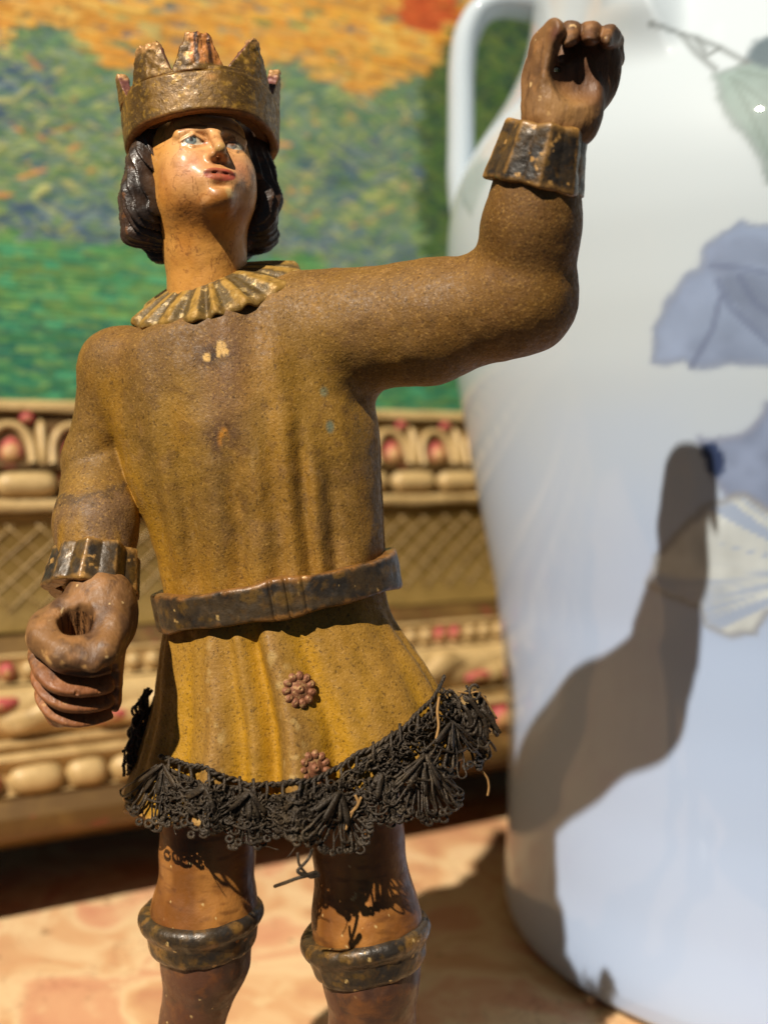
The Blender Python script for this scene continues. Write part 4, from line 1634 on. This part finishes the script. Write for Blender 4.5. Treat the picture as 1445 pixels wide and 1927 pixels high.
def fist_col(V, N):
    c = wood_col(V, N)
    q = (V - H1) @ HBL
    rad = np.hypot(q[:, 0], q[:, 2])
    n3 = fbm(V, 12, 3, 97)
    # raw splintered wood down the hole
    ins = sstep(36, 28, rad) * (q[:, 1] < 24)
    a = np.arctan2(q[:, 0], q[:, 2])
    g = fbm(np.stack([a * 12, q[:, 1] * .03, 0 * a], 1), 1.0, 3, 99)
    raw = mixc(np.tile(lin((150, 104, 62)), (len(V), 1)), lin((44, 26, 14)), sstep(.42, .66, g))
    c = c * (1 - ins[:, None]) + raw * ins[:, None]
    c = mixc(c, lin((150, 88, 46)), sstep(-20, -60, q[:, 1]) * .6)
    # wear on the leading edge
    c = mixc(c, lin((196, 150, 92)), np.exp(-((q[:, 1] + 6) / 8) ** 2) * sstep(.55, .68, n3) * (q[:, 2] > 30) * .9)
    return c


sdf_obj('hand', fist_sdf, H1 - np.array([135, 130, 210]), H1 + np.array([135, 185, 160]), 2.0, M['wood'], king, fist_col,
        disp=lambda V: (fbm(V, 26, 2, 96) - .5) * 3 + (fbm(V, 7, 2, 98) - .5) * .8)


# raised hand: palm behind, thumb up the left side, fingertips hooked over the top
def QR(px, py, y):
    return Q(px, py, y - 76)


def raised_sdf(P):
    pal = chain(P, [(QR(1046, 240, -150), 44), (QR(1072, 170, -126), 48), (QR(1100, 96, -114), 46)], 20)
    y = P[:, 1]
    pal = smin(pal, ellip(P, QR(1098, 124, -120), (64, 34, 88)), 24)
    d = pal
    d = smin(d, ellip(P, QR(1034, 196, -172), (38, 34, 60)), 34)      # heel of the thumb
    d = smin(d, ellip(P, QR(1088, 214, -158), (38, 32, 50)), 36)      # heel of the palm
    th = chain(P, [(QR(1020, 215, -162), 35), (QR(1012, 140, -178), 28), (QR(1020, 86, -188), 25), (QR(1040, 60, -202), 22)], 14)
    d = smin(d, th, 12)
    for px, top_, r, dn in ((1074, 60, 17, 34), (1111, 60, 18, 26), (1147, 66, 17, 16)):
        fg = chain(P, [(QR(px + 4, top_ + 44, -108), r + 4), (QR(px + 2, top_ + 6, -122), r + 3), (QR(px, top_ + 1, -176), r), (QR(px - 3, top_ + dn * .7, -206), r * .55)], 10)
        d = smin(d, fg, 3)
    # hollow of the grip and the bored hole
    hol = ellip(P, QR(1099, 134, -212), (52, 46, 50))
    hol = hol + 1.5 * np.sin(P[:, 0] * .09 + P[:, 2] * .05)
    d = smax(d, -hol, 9)
    # the bored hole only breaks through as a slit beside the thumb
    d = smax(d, -rcone(P, QR(1050, 128, -205), QR(1036, 140, -60), 5, 6), 3)
    # knuckles planed off level along the top
    d = smax(d, P[:, 2] - QR(1090, 40, -170)[2] + .08 * (P[:, 0] - 1050), 10)
    # knife facets
    d = smax(d, (P - QR(1000, 120, -150)) @ np.array([-.80, -.58, .10]) - 21, 5)
    d = smax(d, (P - QR(1158, 120, -130)) @ np.array([.86, -.50, -.05]) - 17, 6)
    return d


def raised_col(V, N):
    c = wood_col(V, N)
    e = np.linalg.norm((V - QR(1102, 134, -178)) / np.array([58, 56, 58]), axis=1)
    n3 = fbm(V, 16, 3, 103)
    # shade in the hollow of the grip, painted in as darker brown
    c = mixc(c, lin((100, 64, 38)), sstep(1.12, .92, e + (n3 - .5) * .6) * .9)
    heel = np.exp(-(np.linalg.norm((V - QR(1055, 205, -200)) / np.array([50, 50, 44]), axis=1)) ** 2)
    c = mixc(c, lin((176, 132, 80)), heel * .75)
    nail = np.exp(-(np.linalg.norm((V - QR(1044, 60, -224)) / np.array([13, 14, 13]), axis=1)) ** 2)
    c = mixc(c, lin((96, 50, 36)), nail * .8)
    return c


sdf_obj('hand', raised_sdf, QR(940, 290, -160) - np.array([0, 110, 0]), QR(1215, 5, -160) + np.array([0, 130, 0]), 2.0, M['wood'], king, raised_col,
        disp=lambda V: (fbm(V, 24, 2, 106) - .5) * 3 + (fbm(V, 7, 2, 107) - .5) * .8)


# legs, knee bands, shoes -------------------------------------------
def leg(pts, kneeC, kup, krx, kry, khh, mir):
    def f(P):
        return chain(P, pts, 22)

    def col(V, N):
        n = fbm(V * np.array([1, 1, .4]), 60, 3, 111)
        z = V[:, 2]
        c = np.tile(lin((168, 112, 52)), (len(V), 1))
        c = mixc(c, lin((112, 66, 24)), sstep(.36, .62, n) * .9)
        c = mixc(c, lin((84, 46, 18)), sstep(.55, .72, fbm(V * np.array([.5, .5, 2.2]), 18, 3, 119)) * .55)
        kz = kneeC[2]
        stock = sstep(kz - 5, kz - 25, z)
        c = mixc(c, lin((92, 58, 40)), stock)
        c = mixc(c, lin((62, 42, 32)), stock * sstep(.45, .62, fbm(V, 50, 3, 113)) * .8)
        c = mixc(c, lin((210, 178, 120)), sstep(.81, .82, fbm(V, 12, 3, 115)) * .9)
        return c
    P = np.array([p for p, r in pts]); R = max(r for p, r in pts) + 12
    lg = sdf_obj('leg', f, P.min(0) - R, P.max(0) + R, 3.6, M['flesh'], king, col, disp=lambda V: (fbm(V, 50, 2, 117) - .5) * 5)
    r_, u_, f_ = frame_of(kup)
    Bm = np.stack([r_, u_, f_], 1)

    def kb(P):
        q = (P - kneeC) @ Bm
        a = np.arctan2(q[:, 0], q[:, 2])
        R = ell2(q[:, 0], q[:, 2], krx + 0 * a, kry + 0 * a)
        d1 = np.hypot(np.maximum(np.abs(R + 14) - 4, 0), q[:, 1] - khh * .55 - 4 * np.sin(a * 2 + mir)) - 17        # rolled upper lip
        t = np.clip((q[:, 1] + khh) / (2 * khh), 0, 1)
        d2 = smax(R + 12 - 12 * t ** .8 + 2 * np.sin(a * 3 + mir), np.abs(q[:, 1] + 8) - khh, 18)
        d = smin(d1, d2, 10)
        return smax(d, -(R + 44), 4)

    def kc(V, N):
        c = trim_col(V, N)
        n3 = fbm(V, 16, 3, 121)
        q = (V - kneeC) @ Bm
        c = mixc(c, lin((150, 108, 48)), sstep(.55, .7, fbm(V, 24, 3, 123)) * .6)
        c = mixc(c, lin((212, 176, 112)), sstep(.77, .79, n3) * .9)
        return c
    e = np.array([krx + 30, kry + 40, khh + 60])
    sdf_obj('knee_band', kb, kneeC - e, kneeC + e, 2.6, M['trim'], king, kc, disp=lambda V: (fbm(V, 24, 2, 125) - .5) * 4)
    # shoe, standing on the table
    ank = pts[-1][0]

    def sh(P):
        d = chain(P, [(ank + np.array([0, 0, 10]), 44), (np.array([ank[0], ank[1] + 10, -1440.0]), 52)], 16)
        d = smin(d, chain(P, [(np.array([ank[0], ank[1] + 10, -1448.0]), 52), (np.array([ank[0] + mir * 30, ank[1] - 110, -1460.0]), 48), (np.array([ank[0] + mir * 44, ank[1] - 170, -1468.0]), 32)], 18), 20)
        return np.maximum(d, -1499.5 - P[:, 2])
    A = np.array([ank[0], ank[1] - 60, -1430.0])
    sdf_obj('shoe', sh, A - np.array([130, 210, 80]), A + np.array([130, 160, 110]), 5, M['shoe'], king)


leg([(Q(390, 1480, 12), 82), (Q(391, 1590, 10), 85), (Q(385, 1720, 6), 96), (Q(388, 1800, 6), 80), (Q(358, 1935, 10), 56), (Q(350, 2150, 14), 44)],
    Q(380, 1742, 6), (-.02, .05, 1), 110, 108, 36, -1)
leg([(Q(668, 1460, -4), 80), (Q(674, 1580, -6), 82), (Q(690, 1730, -10), 98), (Q(698, 1830, -10), 88), (Q(700, 1935, -8), 76), (Q(706, 2150, 0), 48)],
    Q(690, 1775, -10), (-.15, .04, 1), 116, 112, 36, 1)


# ------------------------------------------------------------------ lace trim, rosettes
def lp(px, py, off=6.0):
    """a spot on the skirt's outer surface (continued below the hem), lifted by off"""
    y, k = -150.0, .93
    for it in range(5):
        z = (800 - py) * k
        cx, a, b = float(s_cx(z)), float(s_a(z)), float(s_b(z))
        x = X0 + (px - X0) * k
        c = (x - cx) / (a + off)
        cc = max(-.9995, min(.9995, c))
        th = math.asin(cc)
        t1 = min(1, max(0, (-315 - z) / 85)); t3 = min(1, max(0, (-400 - z) / 300))
        A = t1 * t1 * (3 - 2 * t1) * 11 + t3 * t3 * (3 - 2 * t3) * 14 + .8
        t2 = th + .08 * math.sin(th * 5 + 1)
        A *= .72 + .5 * math.sin(th * 3.3 + 1.9)
        w = .8 * A * (math.sin(t2 * 10 + .9) * .7 + math.sin(t2 * 17 + 2.1 + .004 * z) * .5 + .25 * math.sin(th * 29 + .006 * z))
        y = -(b + off + w) * math.sqrt(1 - cc * cc)
        k = (CAMD + y) / CAMD
    return np.array([X0 + (px - X0) * k, y, (800 - py) * k])


def lnorm(px, py):
    a, b, c = lp(px, py), lp(px + 6, py), lp(px, py + 6)
    n = np.cross(b - a, c - a)
    n /= np.linalg.norm(n) + 1e-9
    return n if n[1] < 0 else -n


def build_lace():
    R = random.Random(11)
    line = [(300, 1418), (322, 1432), (360, 1446), (430, 1462), (500, 1476), (560, 1474), (612, 1462), (655, 1436), (700, 1404), (740, 1376), (780, 1350), (812, 1322), (828, 1296), (836, 1276)]
    lx = np.array([p[0] for p in line], float); ly = np.array([p[1] for p in line], float)
    top_y = lambda x: float(np.interp(x, lx, ly))

    def smooth(P, it=2):
        P = np.array(P, float)
        for _ in range(it):
            P[1:-1] = (P[:-2] + 2 * P[1:-1] + P[2:]) / 4
        return P

    # twisted top cord
    arc = []
    for x in np.linspace(300, 836, 260):
        arc.append(lp(x, top_y(x) + 3 * math.sin(x * .045) + 2 * math.sin(x * .11), 9))
    arc = smooth(arc, 3)
    g = Geo()
    tl = np.concatenate([[0], np.cumsum(np.linalg.norm(np.diff(arc, axis=0), axis=1))])
    for ph in (0, math.pi):
        pts = []
        for i, p in enumerate(arc):
            a = tl[i] / 26 * 2 * math.pi + ph
            pts.append(p + np.array([0, -3.0 * math.cos(a), 3.0 * math.sin(a)]) + np.array([0, 0, 4 * math.sin(tl[i] * .021)]))
        g.tube(pts, 2.9, 6)
    lace = mesh_obj('lace_trim', g.V, g.F, M['lace'], king)

    def strip(g, pts, nrm, w, th=2.0):
        pts = np.array(pts); n = len(pts)
        t = np.gradient(pts, axis=0); t /= np.linalg.norm(t, axis=1)[:, None] + 1e-9
        V, F = [], []
        for i in range(n):
            nn = nrm[i] / (np.linalg.norm(nrm[i]) + 1e-9)
            b = np.cross(t[i], nn); b /= np.linalg.norm(b) + 1e-9
            ww = w * (1 if 0 < i < n - 1 else .6)
            for sb, sn in ((-1, -1), (1, -1), (1, 1), (-1, 1)):
                V.append(pts[i] + b * sb * ww / 2 + nn * sn * th / 2)
        for i in range(n - 1):
            for k in range(4):
                k2 = (k + 1) % 4
                F.append((i * 4 + k, i * 4 + k2, (i + 1) * 4 + k2, (i + 1) * 4 + k))
        F.append((3, 2, 1, 0)); F.append(tuple((n - 1) * 4 + k for k in range(4)))
        g.add(V, F)

    # flat metal ribbon under the cord
    g = Geo()
    px = np.linspace(306, 830, 90)
    pts = [lp(x, top_y(x) + 24 + 4 * math.sin(x * .05 + 1), 10 + 2 * math.sin(x * .3)) for x in px]
    nr = [lnorm(x, top_y(x) + 24) + np.array([0, 0, .5 * math.sin(x * .09)]) for x in px]
    strip(g, smooth(pts, 1), nr, 12)
    mesh_obj('ribbon', g.V, g.F, M['lace'], lace)

    # rungs between cord and ribbon: looped threads
    g = Geo()
    x = 318
    while x < 826:
        j = R.uniform(-4, 4)
        p = [lp(x + j + R.uniform(-3, 3), top_y(x) + q, 12 + 7 * math.sin(q / 40 * math.pi)) for q in np.linspace(-6, 44, 8)]
        g.tube(smooth(p, 1), 3.0, 5)
        if R.random() < .5:
            c = (x + R.uniform(-6, 6), top_y(x) + R.uniform(20, 46))
            rr = R.uniform(8, 13)
            p = [lp(c[0] + rr * math.cos(a), c[1] + rr * math.sin(a), 15 + 3 * math.sin(2 * a)) for a in np.linspace(0, 5.6, 14)]
            g.tube(p, 3.0, 5)
        x += R.uniform(20, 34)
    mesh_obj('rung_threads', g.V, g.F, M['lace'], lace)['kind'] = 'stuff'

    # scallop fans
    def bump_cord(g, path, r):
        P = smooth(path, 1)
        rr = [r * (1 + .22 * math.sin(i * 2.2)) for i in range(len(P))]
        g.tube(P, rr, 6)

    def fan(bx, by, cdir, spread, Ln, off, nrib=9, sx=1.0, place=None):
        g = Geo()
        place = place or lp
        for i in range(nrib):
            u = -1 + 2 * i / (nrib - 1)
            a = cdir + spread * u + R.uniform(-.13, .13)
            L = Ln * (1 - .22 * u * u) * R.uniform(.80, 1.10)
            wob = R.uniform(-.30, .30)
            lift = off + R.uniform(-4, 11)
            # two cords out and back, closed by a round tip
            w = R.uniform(3.6, 5.6)
            out, back = [], []
            for t in np.linspace(.12, 1, 12):
                aa = a + wob * t
                ca, sa = math.cos(aa), math.sin(aa)
                ww = w * (.5 + 1.1 * t)
                jx, jy = R.uniform(-2.6, 2.6), R.uniform(-2.6, 2.6)
                out.append((bx + sx * (L * t * ca - ww * sa) + jx, by + L * t * sa + ww * ca + jy))
                back.append((bx + sx * (L * t * ca + ww * sa) + jx, by + L * t * sa - ww * ca + jy))
            aa = a + wob
            tip = []
            for q in np.linspace(math.pi / 2 - .2, -math.pi / 2 + .2, 5):
                cx, cy = bx + sx * L * math.cos(aa), by + L * math.sin(aa)
                dx, dy = 9 * math.cos(q), 9 * math.sin(q)
                tip.append((cx + sx * (dx * math.cos(aa) - dy * math.sin(aa)), cy + dx * math.sin(aa) + dy * math.cos(aa)))
            loop = out + tip + back[::-1]
            bump_cord(g, [place(x_, y_, lift + 4 * math.sin(k * .6 + i)) for k, (x_, y_) in enumerate(loop)], R.uniform(1.6, 2.7))
            # a flat strip lying on top of the inner half
            if i % 2 == 0:
                st, nn = [], []
                for t in np.linspace(.0, .62, 6):
                    q_ = (bx + sx * L * t * math.cos(a), by + L * t * math.sin(a))
                    st.append(place(q_[0], q_[1], lift + 8)); nn.append(lnorm(*q_) + np.array([.2 * R.uniform(-1, 1), 0, 0]))
                strip(g, st, nn, R.uniform(6, 11))
        # scalloped rim of little loops
        for i in range(2 * nrib):
            if R.random() < .45:
                continue
            u = -1 + 2 * (i + .5) / (2 * nrib) + R.uniform(-.05, .05)
            a = cdir + spread * u
            L = Ln * (1 - .22 * u * u) + R.uniform(-8, 9)
            cx, cy = bx + sx * L * math.cos(a), by + L * math.sin(a)
            rr = R.uniform(4.5, 7)
            g.tube([place(cx + rr * math.cos(q), cy + rr * math.sin(q), off + 4 + 3 * math.sin(q)) for q in np.linspace(0, 6.0, 9)], 2.9, 5)
        # cross binding
        for f_ in (R.uniform(.4, .75),):
            g.tube(smooth([place(bx + sx * Ln * f_ * math.cos(cdir + spread * u), by + Ln * f_ * (1 - .1 * u * u) * math.sin(cdir + spread * u), off + 9) for u in np.linspace(R.uniform(-.95, -.4), R.uniform(.3, .95), 14)], 1), 2.4, 5)
        mesh_obj('lace_fan', g.V, g.F, M['lace'], lace)

    D = math.radians
    fan(306, 1438, D(98), D(40), 112, 10, 11)
    fan(385, 1482, D(96), D(52), 84, 8, 11)
    fan(468, 1492, D(92), D(56), 98, 14, 14)
    fan(556, 1498, D(84), D(44), 84, 8, 11)
    fan(640, 1490, D(97), D(50), 108, 14, 14)
    fan(718, 1455, D(88), D(50), 92, 9, 12)
    fan(802, 1420, D(88), D(46), 118, 14, 14)
    fan(852, 1358, D(82), D(40), 96, 20, 11)

    # tangled, unravelled threads hanging in the openwork
    g = Geo()
    def curl(x, y, n, r0, off, vx, vy, th=3.0, gg=None):
        p = []
        a = R.uniform(0, 6.28); da = R.choice((-1, 1)) * R.uniform(.55, .95)
        rr = r0
        for i in range(n):
            a += da * R.uniform(.6, 1.3)
            rr = max(3, rr + R.uniform(-1.5, 1.5))
            x += vx + rr * .45 * math.cos(a); y += vy + rr * .45 * math.sin(a)
            p.append(lp(x, y, off + 5 * math.sin(a * .7)))
        (gg or g).tube(smooth(p, 1), th, 5)
    for i in range(400):
        x = R.uniform(300, 858)
        dens = x > 640
        y = top_y(x) + R.uniform(22, 84 if not dens else 116)
        curl(x, y, R.randint(9, 18), R.uniform(7, 13), R.uniform(9, 22), R.uniform(-2, 2), R.uniform(-.6, 1.6), R.uniform(1.2, 2.2))
    for i in range(90):
        x = R.uniform(300, 870); y = top_y(min(x, 836)) + R.uniform(0, 120)
        vx, vy = R.uniform(-7, 7), R.uniform(-3, 7)
        g.tube(smooth([lp(x + vx * k + R.uniform(-2, 2), y + vy * k + R.uniform(-2, 2), 14 + 3 * k) for k in range(5)], 1), .9, 4)
    mesh_obj('tangled_thread', g.V, g.F, M['lace'], lace)['kind'] = 'stuff'

    # the loosened end sticking out on the right, and the part showing round the left side
    def free(cx, cy, y0):
        def pl(px, py, off=0):
            return Q(px, py, y0 - off * .8 + .35 * (px - cx))
        return pl
    fr = free(890, 1340, -18)
    g = Geo()
    for i in range(44):
        x0, y0 = R.uniform(838, 908), R.uniform(1292, 1370)
        dx, dy = R.uniform(.5, 3.2), R.uniform(2.5, 6.5)
        p = []
        a = R.uniform(0, 6.28)
        for k in range(15):
            a += .75
            p.append(fr(x0 + dx * k + 5 * math.cos(a), y0 + dy * k + 5 * math.sin(a), 12 * math.sin(i * 1.7 + k * .3)))
        g.tube(smooth(p, 1), R.uniform(2.7, 3.9), 5)
    for i in range(12):
        cx, cy, rr = R.uniform(845, 925), R.uniform(1300, 1400), R.uniform(8, 17)
        g.tube([fr(cx + rr * .7 * math.cos(q), cy + rr * math.sin(q), 14 + 6 * math.sin(q)) for q in np.linspace(0, 5.7, 14)], R.uniform(2.6, 3.4), 5)
    for i in range(5):
        x0, y0 = R.uniform(860, 905), R.uniform(1305, 1350)
        vx, vy = R.uniform(-1, 9), R.uniform(8, 15)
        st = [fr(x0 + k * vx + 3 * math.sin(k), y0 + k * vy, 14 + 4 * i % 9) for k in range(6)]
        strip(g, st, [np.array([.3 * R.uniform(-1, 1), -1, .2])] * 6, 8)
    mesh_obj('loose_lace_end', g.V, g.F, M['lace'], lace)
    fl = free(285, 1380, 40)
    g = Geo()
    for i in range(34):
        x0, y0 = R.uniform(258, 298), R.uniform(1290, 1385)
        p = []
        a = R.uniform(0, 6.28)
        for k in range(16):
            a += .8
            p.append(fl(x0 - 2.0 * k * R.uniform(.7, 1.2) + 5 * math.cos(a), y0 + 6.5 * k + 4 * math.sin(a), 10 * math.sin(i + k * .3)))
        g.tube(smooth(p, 2), R.uniform(2.6, 3.6), 5)
    for i in range(12):
        cx, cy, rr = R.uniform(238, 290), R.uniform(1320, 1450), R.uniform(7, 13)
        g.tube([fl(cx + rr * .6 * math.cos(q), cy + rr * math.sin(q), 10 + 5 * math.sin(q)) for q in np.linspace(0, 5.7, 12)], 2.9, 5)
    mesh_obj('lace_side', g.V, g.F, M['lace'], lace)

    # single loose threads
    def thread(path, r, mat, off=16, place=lp):
        t = np.linspace(0, len(path) - 1, len(path) * 5)
        xs = np.interp(t, range(len(path)), [p[0] for p in path]); ys = np.interp(t, range(len(path)), [p[1] for p in path])
        P = smooth([place(a, b, off) for a, b in zip(xs, ys)], 4)
        gg = Geo(); gg.tube(P, r, 6)
        mesh_obj('loose_thread', gg.V, gg.F, mat, lace)
    thread([(588, 1596), (580, 1618), (566, 1632), (558, 1640), (574, 1648), (596, 1640), (600, 1650), (588, 1646), (560, 1652), (540, 1660), (517, 1668)], 3.0, M['lace'])
    thread([(560, 1604), (562, 1626), (572, 1640), (584, 1652), (598, 1648)], 2.6, M['lace'])
    thread([(668, 1496), (676, 1512), (664, 1526), (656, 1546), (650, 1562)], 2.6, M['thread'], 26)
    thread([(680, 1500), (672, 1520), (652, 1536)], 2.4, M['thread'], 26)
    thread([(826, 1312), (822, 1340), (826, 1366), (820, 1392)], 2.6, M['thread'], 28)
    fr2 = free(905, 1440, -40)
    thread([(896, 1440), (908, 1452), (918, 1466), (920, 1482), (917, 1498)], 2.2, M['thread'], 0, fr2)
    thread([(862, 1302), (884, 1306), (898, 1300), (914, 1316), (934, 1352)], 2.0, M['thread'], 14, fr)


build_lace()


def rosette(px, py, rad):
    c = lp(px, py, 3)
    n = lnorm(px, py)
    u = np.cross(n, np.array([0, 0, 1.0])); u /= np.linalg.norm(u)
    v = np.cross(n, u)
    def dome(r, h, lift, rings=5, ns=16, dimple=0.0):
        V, F = [], []
        for i in range(rings):
            t = i / (rings - 1)
            for k in range(ns):
                a = 2 * math.pi * k / ns
                hh = lift + h * math.cos(t * math.pi / 2) - dimple * max(0, 1 - t * 3)
                V.append(c + (u * math.cos(a) + v * math.sin(a)) * r * max(t, .02) + n * hh)
        for i in range(rings - 1):
            for k in range(ns):
                k2 = (k + 1) % ns
                F.append((i * ns + k, i * ns + k2, (i + 1) * ns + k2, (i + 1) * ns + k))
        return V, F
    g = Geo(); g.add(*dome(rad * .62, 5, 2, dimple=0)); g.add(*dome(rad * .30, 7, 5, dimple=6))
    ro = mesh_obj('rosette', g.V, g.F, M['rust'], king)
    npet = 11
    for k in range(npet):
        a0 = 2 * math.pi * k / npet
        V, F = [], []
        nr, ns = 5, 10
        pc = c + (u * math.cos(a0) + v * math.sin(a0)) * rad * .74 + n * 2
        e1 = u * math.cos(a0) + v * math.sin(a0); e2 = -u * math.sin(a0) + v * math.cos(a0)
        for i in range(nr):
            t = max(i / (nr - 1), .03)
            for j in range(ns):
                a = 2 * math.pi * j / ns
                V.append(pc + e1 * rad * .30 * t * math.cos(a) + e2 * rad * .25 * t * math.sin(a) + n * (6 * (1 - t * t) - 2.0 * max(0, 1 - 3 * t)))
        for i in range(nr - 1):
            for j in range(ns):
                j2 = (j + 1) % ns
                F.append((i * ns + j, i * ns + j2, (i + 1) * ns + j2, (i + 1) * ns + j))
        mesh_obj('petal', V, F, M['rust'], ro)


rosette(563, 1298, 31)
rosette(592, 1446, 30)
